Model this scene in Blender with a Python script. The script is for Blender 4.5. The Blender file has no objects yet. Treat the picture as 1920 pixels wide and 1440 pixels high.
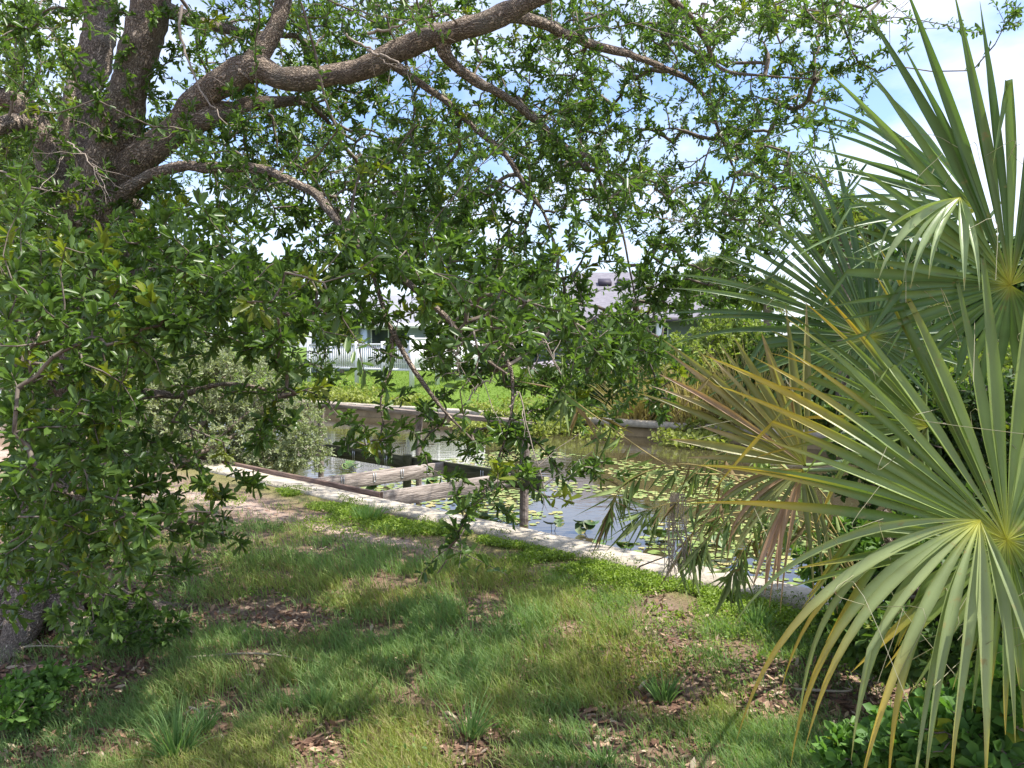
import bpy, math
import numpy as np
from mathutils import Vector
R = math.radians
SC = bpy.context.scene
# ------------------------------------------------------------------ camera, sky, sun, exposure
FPX = 1450.0; PITCH = R(2.76); CAMZ = 1.65
cd = bpy.data.cameras.new('camera'); cam = bpy.data.objects.new('camera', cd); SC.collection.objects.link(cam)
cam.location = (0, 0, CAMZ); cam.rotation_euler = (R(90) - PITCH, 0, 0)
cd.sensor_width = 36; cd.lens = 36 * FPX / 1920; cd.clip_start = 0.05; cd.clip_end = 3000
SC.camera = cam
SUN_EL = R(60); SUN_H = np.array([0.95, -0.22]); SUN_H = SUN_H / np.linalg.norm(SUN_H)
SUN_DIR = np.array([SUN_H[0] * math.cos(SUN_EL), SUN_H[1] * math.cos(SUN_EL), math.sin(SUN_EL)])
w = bpy.data.worlds.new('World'); SC.world = w; w.use_nodes = True
nt = w.node_tree; nt.nodes.clear()
def N(t, k, **kw):
    n = t.nodes.new(k)
    for a, b in kw.items(): setattr(n, a, b)
    return n
out = N(nt, 'ShaderNodeOutputWorld'); bg = N(nt, 'ShaderNodeBackground'); sky = N(nt, 'ShaderNodeTexSky')
sky.sky_type = 'NISHITA'; sky.sun_disc = False; sky.sun_elevation = SUN_EL
sky.sun_rotation = math.atan2(SUN_H[0], SUN_H[1]); sky.air_density = 1.0; sky.dust_density = 1.2; sky.ozone_density = 1.5
tc = N(nt, 'ShaderNodeTexCoord'); mp = N(nt, 'ShaderNodeMapping'); mp.inputs['Scale'].default_value = (2.2, 2.2, 5.0)
mp.inputs['Location'].default_value = (1.15, 0.3, 0.62)
no = N(nt, 'ShaderNodeTexNoise'); no.inputs['Scale'].default_value = 1.5; no.inputs['Detail'].default_value = 7; no.inputs['Roughness'].default_value = 0.55
cr = N(nt, 'ShaderNodeValToRGB'); cr.color_ramp.elements[0].position = 0.37; cr.color_ramp.elements[1].position = 0.63
cr.color_ramp.elements[1].color = (.9, .9, .9, 1)
mx = N(nt, 'ShaderNodeMix', data_type='RGBA'); mx.inputs[7].default_value = (5.0, 5.2, 5.7, 1)
L = nt.links.new
L(tc.outputs['Generated'], mp.inputs[0]); L(mp.outputs[0], no.inputs['Vector']); L(no.outputs[0], cr.inputs[0])
L(cr.outputs[0], mx.inputs[0]); tn = N(nt, 'ShaderNodeMix', data_type='RGBA', blend_type='MULTIPLY'); tn.inputs[0].default_value = 1; tn.inputs[7].default_value = (.90, .95, 1.12, 1)
L(sky.outputs[0], tn.inputs[6]); L(tn.outputs[2], mx.inputs[6]); L(mx.outputs[2], bg.inputs[0]); L(bg.outputs[0], out.inputs[0])
bg.inputs[1].default_value = 0.135
sd = bpy.data.lights.new('sun', 'SUN'); so = bpy.data.objects.new('sun', sd); SC.collection.objects.link(so)
sd.energy = 4.2; sd.angle = R(0.53); sd.color = (1.0, 0.955, 0.87)
so.rotation_euler = Vector(SUN_DIR).to_track_quat('Z', 'Y').to_euler()
SC.view_settings.view_transform = 'Standard'; SC.view_settings.look = 'None'; SC.view_settings.gamma = 1
SC.view_settings.exposure = 1.08
SC.cycles.max_bounces = 8; SC.cycles.transmission_bounces = 6; SC.cycles.diffuse_bounces = 4

# ------------------------------------------------------------------ maths helpers
CAM = np.array([0, 0, CAMZ]); FW = np.array([0, math.cos(PITCH), -math.sin(PITCH)]); UP = np.array([0, math.sin(PITCH), math.cos(PITCH)]); RT = np.array([1., 0, 0])
Z = np.array([0, 0, 1.0])
def at(px, py, d):
    px = np.asarray(px, float); py = np.asarray(py, float); d = np.asarray(d, float)
    return CAM + d[..., None] * (FW + ((px - 960) / FPX)[..., None] * RT + ((720 - py) / FPX)[..., None] * UP)
def proj(P):
    q = P - CAM; d = q @ FW
    dd = np.where(d > .05, d, .05)
    return 960 + FPX * (q @ RT) / dd, 720 - FPX * (q @ UP) / dd, d
def nrmz(v): return v / (np.linalg.norm(v, axis=-1, keepdims=True) + 1e-9)
def vnoise(P, scale, seed=0):
    P = np.asarray(P, float) * scale + seed * 17.31
    i = np.floor(P).astype(np.int64); f = P - i; f = f * f * (3 - 2 * f)
    dim = P.shape[-1]; res = 0
    for c in range(2 ** dim):
        h = np.zeros(P.shape[:-1], np.int64) + seed * 7919 + 1013; wgt = 1.0
        for k in range(dim):
            b = (c >> k) & 1
            h = (h * 73856093) ^ ((i[..., k] + b) * (19349663 + 2 * k * 83492791))
            wgt = wgt * (f[..., k] if b else 1 - f[..., k])
        h = (h ^ (h >> 13)) * 1274126177; h = (h ^ (h >> 16)) & 0xffffff
        res = res + wgt * h / float(0xffffff)
    return res
def fbm(P, scale, seed=0, o=3):
    r = 0; a = .5; t = 0
    for k in range(o):
        r = r + a * vnoise(P, scale * 2 ** k, seed + k * 3); t += a; a *= .5
    return r / t
P0 = np.array([1.89, 4.8]); US = np.array([-.736, .677]); ND = np.array([.677, .736])   # near seawall line: along, outward
def sd2xy(s, d): return P0 + np.asarray(s)[..., None] * US + np.asarray(d)[..., None] * ND
def xy2sd(xy): q = xy - P0; return q @ US, q @ ND
def fard(s): return np.clip(11.67 - .135 * (np.asarray(s) - 9.77), 8.5, 15.5)
WATER = -0.60
def gz(s, d):
    """height of the terrain"""
    s = np.asarray(s, float); d = np.asarray(d, float); f = fard(s)
    near = 0.0 + 0.05 * (fbm(np.stack([s, d], -1), .7, 3) - .5) * np.clip(-d - .1, 0, 1) - .0
    far = -.23 + 1.05 * np.clip((d - f - .6) / 10, 0, 1) ** .8 + .05 * (fbm(np.stack([s, d], -1), .3, 9) - .5)
    return np.where(d < 0.02, near, np.where(d < f + .02, -1.7, far))

# ------------------------------------------------------------------ object helpers
def tag(o, label=None, cat=None, group=None, kind=None):
    if label: o['label'] = label
    if cat: o['category'] = cat
    if group: o['group'] = group
    if kind: o['kind'] = kind
    return o
def empty(name, loc, label, cat, group=None):
    o = bpy.data.objects.new(name, None); SC.collection.objects.link(o); o.location = tuple(float(v) for v in loc); o.empty_display_size = .1
    return tag(o, label, cat, group)
def mesh(name, V, F, mat, parent=None, col=None, uv=None, smooth=False):
    """V (n,3) world points, F (m,4) quads or a list of faces; child meshes are stored relative to the parent empty"""
    V = np.asarray(V, float)
    if parent is not None:
        V = V - np.array(parent.location)
    me = bpy.data.meshes.new(name)
    if isinstance(F, np.ndarray):
        me.vertices.add(len(V)); me.vertices.foreach_set('co', V.astype(np.float32).ravel())
        m, k = F.shape
        me.loops.add(m * k); me.loops.foreach_set('vertex_index', F.astype(np.int32).ravel())
        me.polygons.add(m); me.polygons.foreach_set('loop_start', np.arange(0, m * k, k, dtype=np.int32))
        me.update(calc_edges=True)
    else:
        me.from_pydata([tuple(v) for v in V], [], F); me.update()
    if col is not None:
        a = me.color_attributes.new('Col', 'FLOAT_COLOR', 'POINT')
        c = np.ones((len(V), 4), np.float32); c[:, :3] = col; a.data.foreach_set('color', c.ravel())
    if uv is not None:
        l = me.uv_layers.new(name='UVMap'); idx = np.empty(len(me.loops), np.int32); me.loops.foreach_get('vertex_index', idx)
        l.data.foreach_set('uv', np.asarray(uv, np.float32)[idx].ravel())
    if smooth: me.polygons.foreach_set('use_smooth', np.ones(len(me.polygons), bool))
    me.materials.append(mat)
    o = bpy.data.objects.new(name, me); SC.collection.objects.link(o)
    if parent is not None: o.parent = parent
    return o
class MB:
    def __init__(s): s.V = []; s.F = []; s.C = []; s.UV = []; s.n = 0
    def add(s, V, F, C=None, UV=None):
        s.V.append(V); s.F.append(F + s.n); s.n += len(V)
        if C is not None: s.C.append(np.broadcast_to(C, (len(V), 3)))
        if UV is not None: s.UV.append(UV)
    def build(s, name, mat, parent=None, smooth=False):
        return mesh(name, np.concatenate(s.V), np.concatenate(s.F), mat, parent, np.concatenate(s.C) if s.C else None, np.concatenate(s.UV) if s.UV else None, smooth)
BOXF = np.array([[0, 1, 3, 2], [4, 6, 7, 5], [0, 4, 5, 1], [2, 3, 7, 6], [0, 2, 6, 4], [1, 5, 7, 3]])
def box(c, ax, half):
    """c centre, ax 3x3 rows of unit axes, half sizes"""
    V = np.array([np.asarray(c) + sx * half[0] * ax[0] + sy * half[1] * ax[1] + sz * half[2] * ax[2] for sx in (-1, 1) for sy in (-1, 1) for sz in (-1, 1)])
    return V, BOXF.copy()
def beam(a, b, w, h, seg=1, wob=0, seed=0):
    """timber from a to b (centre of its top edge), w thick, h deep; bevel-free but subdivided and slightly warped"""
    a = np.array(a, float); b = np.array(b, float); t = nrmz(b - a); sdv = nrmz(np.cross(t, Z)); up = np.cross(sdv, t)
    rng = np.random.default_rng(seed); V = []; F = []; c = min(w, h) * .08
    prof = [(-w / 2 + c, 0), (w / 2 - c, 0), (w / 2, -c), (w / 2, -h + c), (w / 2 - c, -h), (-w / 2 + c, -h), (-w / 2, -h + c), (-w / 2, -c)]
    for k in range(seg + 1):
        p = a + (b - a) * k / seg; j = (rng.random((8, 2)) - .5) * wob
        for q, (x, y) in enumerate(prof): V.append(p + sdv * (x + j[q, 0]) + up * (y + j[q, 1]))
    for k in range(seg):
        for q in range(8): F.append((k * 8 + q, k * 8 + (q + 1) % 8, k * 8 + 8 + (q + 1) % 8, k * 8 + 8 + q))
    n = seg * 8
    for (p, q, r, s_) in ((0, 1, 2, 7), (2, 3, 6, 7), (3, 4, 5, 6)): F.append((p, q, r, s_)); F.append((n + s_, n + r, n + q, n + p))
    return np.array(V), np.array(F)
def spline(P, n):
    """catmull-rom through P (k,m)"""
    P = np.asarray(P, float); k = len(P); Q = np.vstack([2 * P[0] - P[1], P, 2 * P[-1] - P[-2]])
    t = np.linspace(0, k - 1 - 1e-6, n); i = t.astype(int); f = (t - i)[:, None]
    a, b, c, d = Q[i], Q[i + 1], Q[i + 2], Q[i + 3]
    return .5 * (2 * b + (c - a) * f + (2 * a - 5 * b + 4 * c - d) * f ** 2 + (3 * b - a - 3 * c + d) * f ** 3)
def tube(P, r, sides=10, lump=0, seed=0, cap=True):
    P = np.asarray(P, float); r = np.broadcast_to(np.asarray(r, float), (len(P),)).copy(); n = len(P)
    T = nrmz(np.gradient(P, axis=0)); ref = np.array([0.3, 1, 0.2]) if abs(T[0, 1]) < .8 else np.array([1, 0, 0.2])
    Nn = np.zeros_like(P); v = ref
    for i in range(n):
        v = v - (v @ T[i]) * T[i]; v = v / np.linalg.norm(v); Nn[i] = v
    B = np.cross(T, Nn); a = np.linspace(0, 2 * np.pi, sides + 1); ca, sa = np.cos(a), np.sin(a)
    D = ca[None, :, None] * Nn[:, None] + sa[None, :, None] * B[:, None]
    V = P[:, None] + D * r[:, None, None]
    if lump:
        q = fbm(V.reshape(-1, 3), 7.0, seed, 3).reshape(n, sides + 1) - .5
        q2 = vnoise(V.reshape(-1, 3), 32.0, seed + 5).reshape(n, sides + 1) - .5
        V = V + D * (r[:, None] * (q * lump * 1.6 + q2 * lump * .45))[..., None]
        V[:, -1] = V[:, 0]
    L_ = np.concatenate([[0], np.cumsum(np.linalg.norm(np.diff(P, axis=0), axis=1))])
    UV = np.stack([np.broadcast_to(a / (2 * np.pi) * np.maximum(r.mean() * 6.28, .01), (n, sides + 1)), np.broadcast_to(L_[:, None], (n, sides + 1))], -1)
    i, j = np.meshgrid(np.arange(n - 1), np.arange(sides), indexing='ij'); b = i * (sides + 1) + j
    F = np.stack([b, b + 1, b + sides + 2, b + sides + 1], -1).reshape(-1, 4)
    return V.reshape(-1, 3), F, UV.reshape(-1, 2)
def edges_tubes(A, B, ra, rb, sides=4):
    """one thin prism for each A->B"""
    T = nrmz(B - A); ref = np.where(np.abs(T[:, 2:3]) > .9, np.array([[1., 0, 0]]), np.array([[0, 0, 1.]])); X = nrmz(np.cross(T, ref)); Y = np.cross(T, X)
    a = np.arange(sides) * 2 * np.pi / sides; D = np.cos(a)[None, :, None] * X[:, None] + np.sin(a)[None, :, None] * Y[:, None]
    V = np.concatenate([A[:, None] + D * ra[:, None, None], B[:, None] + D * rb[:, None, None]], 1)
    f = np.array([[k, (k + 1) % sides, sides + (k + 1) % sides, sides + k] for k in range(sides)])
    F = (np.arange(len(A)) * 2 * sides)[:, None, None] + f
    return V.reshape(-1, 3), F.reshape(-1, 4)
def leaves(P, D, U, ln, wd, col, fold=.25, curl=.12, rng=None, wide=.62):
    """folded six-vertex leaves: base P, direction D, upper side U"""
    D = nrmz(D); S = nrmz(np.cross(D, U)); U = np.cross(S, D); ln = ln[:, None]; wd = wd[:, None]
    c = curl * ln
    L1 = P + D * ln * .3 - S * wd * .36 + U * fold * wd * .36
    L2 = P + D * ln * wide - S * wd * .5 + U * (fold * wd * .5)
    R1 = P + D * ln * .3 + S * wd * .36 + U * fold * wd * .36
    R2 = P + D * ln * wide + S * wd * .5 + U * (fold * wd * .5)
    T = P + D * ln * .97 - U * c
    V = np.stack([P, L1, L2, T, R2, R1], 1).reshape(-1, 3)
    b = (np.arange(len(P)) * 6)[:, None]
    F = np.concatenate([b + np.array([[0, 3, 2, 1]]), b + np.array([[0, 5, 4, 3]])], 0)
    return V, F, np.repeat(col, 6, axis=0)
def rand_dir(rng, n): return nrmz(rng.normal(size=(n, 3)))
def grow(roots, tips, k=.22):
    """joins every tip to the nearest wood already there (prim), returns parent index (roots first)"""
    nR = len(roots); A = np.vstack([roots, tips]); nT = len(tips)
    par = np.full(nR + nT, -1); plen = np.zeros(nR + nT); best = np.full(nT, 1e9); bp = np.zeros(nT, int)
    for c in range(0, nR, 400):
        dd = np.linalg.norm(tips[:, None] - roots[None, c:c + 400], axis=2); j = dd.argmin(1); m = dd[np.arange(nT), j]
        up = m < best; best[up] = m[up]; bp[up] = j[up] + c
    raw = best.copy(); order = []
    for _ in range(nT):
        i = int(best.argmin()); order.append(i); par[nR + i] = bp[i]; plen[nR + i] = plen[bp[i]] + np.linalg.norm(A[nR + i] - A[bp[i]]); best[i] = 1e18
        dd = np.linalg.norm(tips - tips[i], axis=1) + k * plen[nR + i]; u = (dd < best) & (best < 1e17); best[u] = dd[u]; bp[u] = nR + i
    cnt = np.zeros(nR + nT); cnt[nR:] = 1
    for i in reversed(order): cnt[par[nR + i]] += cnt[nR + i]
    return par, cnt
def foliage(roots, tips, rng, leaf=.06, wratio=.36, per=9, along=5, c0=(.035, .085, .02), c1=(.09, .17, .03), yel=.03, r0=.0016, rpow=.43, sides=4, kk=.22, fold=.25, upb=.35, rmax=.03, lscale=None, wide=.74):
    """twigs mesh data and leaves mesh data for a crown"""
    par, cnt = grow(roots, tips, kk); nR = len(roots); A = np.vstack([roots, tips]); ch = np.arange(nR, nR + len(tips)); pa = par[ch]
    rr = np.minimum(r0 * np.maximum(cnt, 1) ** rpow, rmax); rpa = np.where(pa < nR, rr[ch] * 1.2, np.minimum(rr[pa], rr[ch] * 1.6))
    mid = (A[pa] + A[ch]) / 2 + rng.normal(size=(len(tips), 3)) * .06 * np.linalg.norm(A[ch] - A[pa], axis=1)[:, None] + np.array([0, 0, .03]) * np.linalg.norm(A[ch] - A[pa], axis=1)[:, None]
    V1, F1 = edges_tubes(A[pa], mid, rpa, (rpa + rr[ch]) / 2, sides); V2, F2 = edges_tubes(mid, A[ch], (rpa + rr[ch]) / 2, rr[ch], sides)
    TV = np.vstack([V1, V2]); TF = np.vstack([F1, F2 + len(V1)])
    E = nrmz(A[ch] - A[pa]); el = np.linalg.norm(A[ch] - A[pa], axis=1)
    # rosettes at the nodes
    i0 = np.repeat(np.arange(len(tips)), per); Pn = A[ch][i0] - E[i0] * (rng.random(len(i0))[:, None] * np.minimum(el[i0], leaf * 1.1)[:, None])
    side = rand_dir(rng, len(i0)); Dn = nrmz(E[i0] * .55 + side * .9 + Z * .12)
    # leaves along the last half of each twig
    i1 = np.repeat(np.arange(len(tips)), along); t = rng.random(len(i1))[:, None] * .75 + .2; Pa = A[pa][i1] * (1 - t) + A[ch][i1] * t
    ok = (rr[ch][i1] < .006) & (el[i1] < leaf * 9)
    Da = nrmz(E[i1] * .5 + rand_dir(rng, len(i1)) + Z * .12)
    P = np.vstack([Pn, Pa[ok]]); D = np.vstack([Dn, Da[ok]]); ii = np.concatenate([i0, i1[ok]])
    U = nrmz(rand_dir(rng, len(P)) * .9 + Z * upb * 2.2)
    tone = (.55 * rng.random(len(tips))[ii] + .45 * rng.random(len(P)))[:, None]; c0 = np.array(c0); c1 = np.array(c1)
    col = c0 * (1 - tone) + c1 * tone
    y = (rng.random(len(tips))[ii] < yel)[:, None]; col = np.where(y, np.array([.20, .24, .03]), col)
    ls = leaf * (.45 + .85 * rng.random(len(P)) ** .8) * (1 if lscale is None else lscale[ii])
    LV, LF, LC = leaves(P, D, U, ls, ls * wratio * (.85 + .3 * rng.random(len(P))), col, fold=fold, wide=wide)
    return TV, TF, LV, LF, LC

# ------------------------------------------------------------------ materials
def mat(name):
    m = bpy.data.materials.new(name); m.use_nodes = True; t = m.node_tree; t.nodes.clear()
    return m, t, N(t, 'ShaderNodeOutputMaterial')
def leafmat(name, rough=.42, tr=.38, gl=.32, trtint=(1.3, 1.45, .55)):
    m, t, o = mat(name); a = N(t, 'ShaderNodeAttribute', attribute_name='Col'); p = N(t, 'ShaderNodeBsdfPrincipled')
    p.inputs['Roughness'].default_value = rough; p.inputs['Specular IOR Level'].default_value = gl
    tl = N(t, 'ShaderNodeBsdfTranslucent'); mm = N(t, 'ShaderNodeMix', data_type='RGBA', blend_type='MULTIPLY'); mm.inputs[0].default_value = 1; mm.inputs[7].default_value = (*trtint, 1)
    ms = N(t, 'ShaderNodeMixShader'); ms.inputs[0].default_value = tr; l = t.links.new
    l(a.outputs['Color'], p.inputs['Base Color']); l(a.outputs['Color'], mm.inputs[6]); l(mm.outputs[2], tl.inputs[0])
    l(p.outputs[0], ms.inputs[1]); l(tl.outputs[0], ms.inputs[2]); l(ms.outputs[0], o.inputs[0]); return m
def speckle(m, scale, lo, hi, colr):
    t = m.node_tree; l = t.links.new; p = [n for n in t.nodes if n.type == 'BSDF_PRINCIPLED'][0]; a = [n for n in t.nodes if n.type == 'ATTRIBUTE'][0]
    tc = N(t, 'ShaderNodeTexCoord'); n = N(t, 'ShaderNodeTexNoise'); n.inputs['Scale'].default_value = scale; n.inputs['Detail'].default_value = 6; n.inputs['Roughness'].default_value = .7; l(tc.outputs['Object'], n.inputs['Vector'])
    c = N(t, 'ShaderNodeValToRGB'); c.color_ramp.elements[0].position = lo; c.color_ramp.elements[1].position = hi; l(n.outputs[0], c.inputs[0]); x = N(t, 'ShaderNodeMix', data_type='RGBA'); x.inputs[7].default_value = (*colr, 1)
    l(c.outputs[0], x.inputs[0]); l(a.outputs['Color'], x.inputs[6]); l(x.outputs[2], p.inputs['Base Color'])
    b = N(t, 'ShaderNodeBump'); b.inputs['Strength'].default_value = .25; b.inputs['Distance'].default_value = .004; l(n.outputs[0], b.inputs['Height']); l(b.outputs[0], p.inputs['Normal'])
def simple(name, col, rough=.7, nscale=0, namt=.15, bump=0, bscale=40, spec=.3, metal=0, stretch=None, col2=None, uv=False, rot=None):
    m, t, o = mat(name); p = N(t, 'ShaderNodeBsdfPrincipled'); l = t.links.new; l(p.outputs[0], o.inputs[0])
    p.inputs['Base Color'].default_value = (*col, 1); p.inputs['Roughness'].default_value = rough; p.inputs['Specular IOR Level'].default_value = spec; p.inputs['Metallic'].default_value = metal
    tc = N(t, 'ShaderNodeTexCoord'); mp = N(t, 'ShaderNodeMapping'); l(tc.outputs['UV' if uv else 'Object'], mp.inputs[0])
    if rot is not None:
        m0 = N(t, 'ShaderNodeMapping'); m0.inputs['Rotation'].default_value = (0, 0, rot); l(tc.outputs['Object'], m0.inputs[0]); l(m0.outputs[0], mp.inputs[0])
    if stretch: mp.inputs['Scale'].default_value = stretch
    if nscale:
        n = N(t, 'ShaderNodeTexNoise'); n.inputs['Scale'].default_value = nscale; n.inputs['Detail'].default_value = 6; n.inputs['Roughness'].default_value = .65; l(mp.outputs[0], n.inputs['Vector'])
        c = N(t, 'ShaderNodeValToRGB'); c.color_ramp.elements[0].position = .3; c.color_ramp.elements[1].position = .72
        a = np.array(col) * (1 - namt); b = np.array(col2) if col2 is not None else np.minimum(np.array(col) * (1 + namt), 1)
        c.color_ramp.elements[0].color = (*a, 1); c.color_ramp.elements[1].color = (*b, 1); l(n.outputs[0], c.inputs[0]); l(c.outputs[0], p.inputs['Base Color'])
    if bump:
        n2 = N(t, 'ShaderNodeTexNoise'); n2.inputs['Scale'].default_value = bscale; n2.inputs['Detail'].default_value = 5; l(mp.outputs[0], n2.inputs['Vector'])
        b = N(t, 'ShaderNodeBump'); b.inputs['Strength'].default_value = bump; b.inputs['Distance'].default_value = .02; l(n2.outputs[0], b.inputs['Height']); l(b.outputs[0], p.inputs['Normal'])
    return m
def barkmat():
    m, t, o = mat('bark'); p = N(t, 'ShaderNodeBsdfPrincipled'); l = t.links.new; l(p.outputs[0], o.inputs[0]); p.inputs['Roughness'].default_value = .92; p.inputs['Specular IOR Level'].default_value = .15
    tc = N(t, 'ShaderNodeTexCoord'); mp = N(t, 'ShaderNodeMapping'); mp.inputs['Scale'].default_value = (1, .45, 1); l(tc.outputs['UV'], mp.inputs[0])
    v = N(t, 'ShaderNodeTexVoronoi', feature='DISTANCE_TO_EDGE'); v.inputs['Scale'].default_value = 52
    n0 = N(t, 'ShaderNodeTexNoise'); n0.inputs['Scale'].default_value = 30; n0.inputs['Detail'].default_value = 4; l(mp.outputs[0], n0.inputs['Vector'])
    mm = N(t, 'ShaderNodeMix', data_type='RGBA', blend_type='LINEAR_LIGHT'); mm.inputs[0].default_value = .05; l(mp.outputs[0], mm.inputs[6]); l(n0.outputs['Color'], mm.inputs[7]); l(mm.outputs[2], v.inputs['Vector'])
    c1 = N(t, 'ShaderNodeValToRGB'); c1.color_ramp.elements[0].color = (.10, .078, .062, 1); c1.color_ramp.elements[1].color = (.48, .385, .31, 1); c1.color_ramp.elements[1].position = .11; l(v.outputs['Distance'], c1.inputs[0])
    n = N(t, 'ShaderNodeTexNoise'); n.inputs['Scale'].default_value = 5; n.inputs['Detail'].default_value = 8; n.inputs['Roughness'].default_value = .7; l(tc.outputs['Object'], n.inputs['Vector'])
    c2 = N(t, 'ShaderNodeValToRGB'); c2.color_ramp.elements[0].position = .52; c2.color_ramp.elements[1].position = .66; l(n.outputs[0], c2.inputs[0])
    m2 = N(t, 'ShaderNodeMix', data_type='RGBA'); m2.inputs[7].default_value = (.38, .35, .30, 1); s = N(t, 'ShaderNodeMath', operation='MULTIPLY'); s.inputs[1].default_value = .65
    l(c2.outputs[0], s.inputs[0]); l(s.outputs[0], m2.inputs[0]); l(c1.outputs[0], m2.inputs[6]); l(m2.outputs[2], p.inputs['Base Color'])
    b = N(t, 'ShaderNodeBump'); b.inputs['Strength'].default_value = 1; b.inputs['Distance'].default_value = .03
    c3 = N(t, 'ShaderNodeValToRGB'); c3.color_ramp.elements[1].position = .3; l(v.outputs['Distance'], c3.inputs[0]); ad = N(t, 'ShaderNodeMath', operation='ADD'); l(c3.outputs[0], ad.inputs[0]); l(n.outputs[0], ad.inputs[1]); l(ad.outputs[0], b.inputs['Height']); l(b.outputs[0], p.inputs['Normal'])
    return m
M_LEAF = leafmat('oak_leaf', .36, .42, .45); M_BUSH = leafmat('shrub_leaf', .5, .35, .3); M_PALM = leafmat('palm_blade', .38, .30, .42); M_GRASS = leafmat('grass_blade', .55, .40, .2)
M_DEAD = leafmat('dead_leaf', .8, .1, .1, (1, .8, .6)); M_PAD = leafmat('lily_pad_leaf', .5, .05, .35)
speckle(M_PALM, 28, .60, .70, (.30, .24, .09)); speckle(M_PAD, 14, .52, .66, (.36, .27, .10))
M_BARK = barkmat(); M_TWIG = simple('twig_bark', (.11, .08, .06), .9, 12, .4, col2=(.26, .22, .18))
M_WOOD = simple('weathered_wood', (.13, .098, .08), .9, 9, .4, .6, 30, .15, 0, None, (.36, .30, .265))
M_WOODG = simple('green_stained_wood', (.05, .06, .03), .9, 9, .4, .5, 30, .15, 0, None, (.12, .115, .07))
M_WOODR = simple('brown_timber', (.12, .065, .05), .9, 9, .4, .5, 30, .15, 0, None, (.2, .125, .1))
GR = -math.atan2(.736, .677)
M_JOIST = simple('weathered_joist', (.20, .16, .135), .9, 3.2, .45, .7, 9, .15, 0, (.8, 9, 9), (.50, .43, .38), rot=GR)
M_RAILW = simple('weathered_rail', (.19, .145, .115), .9, 3.2, .45, .7, 9, .15, 0, (9, .8, 9), (.46, .38, .32), rot=GR)
M_OUTB = simple('shaded_green_beam', (.05, .06, .03), .9, 3.2, .5, .7, 9, .15, 0, (9, .8, 9), (.13, .125, .08), rot=GR)  # dark green: shade on the outer beam's near face is put into the colour
M_LEDG = simple('brown_ledger', (.13, .08, .065), .9, 3.2, .5, .7, 9, .15, 0, (9, .8, 9), (.30, .21, .17), rot=GR)
M_STEEL = simple('galvanised_steel', (.45, .46, .47), .5, 30, .3, metal=.7)
M_CONC = simple('concrete_cap', (.45, .39, .31), .92, 4.5, .42, .7, 45, .15, col2=(.62, .55, .45))
M_CONCF = simple('old_concrete', (.30, .22, .12), .9, 3, .3, .3, 40, .2)
M_ROOF = simple('grey_shingle', (.18, .17, .20), .9, 6, .35, .6, 12, .2, 0, (.7, 3, 5), (.27, .255, .285))
M_ROOFL = simple('pale_shingle', (.25, .25, .29), .85, 6, .3, .5, 12, .2, 0, (.7, 3, 5), (.34, .34, .38))
M_WHITE = simple('white_vinyl', (.78, .78, .78), .5); M_STUCCO = simple('blue_grey_stucco', (.36, .42, .50), .9, 6, .06); M_STUCCO2 = simple('dark_grey_wall', (.17, .185, .21), .9, 6, .06)
M_GLASS = simple('window_glass', (.03, .04, .05), .05, spec=.8); M_VENT = simple('vent_metal', (.06, .05, .07), .6); M_POLE = simple('grey_pole', (.55, .54, .53), .8, 5, .15)
M_DTW = simple('dead_twig', (.30, .25, .21), .9, 20, .3)
M_ROPE = simple('rope_fibre', (.35, .30, .23), .95, 30, .3)

# ground
m, t, o = mat('ground'); l = t.links.new; p = N(t, 'ShaderNodeBsdfPrincipled'); l(p.outputs[0], o.inputs[0]); p.inputs['Roughness'].default_value = .95; p.inputs['Specular IOR Level'].default_value = .1
a = N(t, 'ShaderNodeAttribute', attribute_name='Col'); tc = N(t, 'ShaderNodeTexCoord'); n = N(t, 'ShaderNodeTexNoise'); n.inputs['Scale'].default_value = 38; n.inputs['Detail'].default_value = 8; n.inputs['Roughness'].default_value = .7; l(tc.outputs['Object'], n.inputs['Vector'])
c = N(t, 'ShaderNodeValToRGB'); c.color_ramp.elements[0].position = .3; c.color_ramp.elements[0].color = (.5, .46, .44, 1); c.color_ramp.elements[1].position = .75; c.color_ramp.elements[1].color = (1.35, 1.35, 1.35, 1); l(n.outputs[0], c.inputs[0])
mm = N(t, 'ShaderNodeMix', data_type='RGBA', blend_type='MULTIPLY'); mm.inputs[0].default_value = 1; l(a.outputs['Color'], mm.inputs[6]); l(c.outputs[0], mm.inputs[7]); l(mm.outputs[2], p.inputs['Base Color'])
b = N(t, 'ShaderNodeBump'); b.inputs['Strength'].default_value = .8; b.inputs['Distance'].default_value = .03; l(n.outputs[0], b.inputs['Height']); l(b.outputs[0], p.inputs['Normal']); M_GROUND = m
# water
m, t, o = mat('canal_water'); l = t.links.new; p = N(t, 'ShaderNodeBsdfPrincipled'); l(p.outputs[0], o.inputs[0]); p.inputs['Base Color'].default_value = (.055, .045, .025, 1); p.inputs['Roughness'].default_value = .02; p.inputs['IOR'].default_value = 1.5; p.inputs['Specular IOR Level'].default_value = 1.0
tc = N(t, 'ShaderNodeTexCoord'); mp = N(t, 'ShaderNodeMapping'); mp.inputs['Scale'].default_value = (1, 2.2, 1); n = N(t, 'ShaderNodeTexNoise'); n.inputs['Scale'].default_value = 2.6; n.inputs['Detail'].default_value = 3; l(tc.outputs['Object'], mp.inputs[0]); l(mp.outputs[0], n.inputs['Vector'])
b = N(t, 'ShaderNodeBump'); b.inputs['Strength'].default_value = .035; b.inputs['Distance'].default_value = .10; l(n.outputs[0], b.inputs['Height']); l(b.outputs[0], p.inputs['Normal']); M_WATER = m

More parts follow.
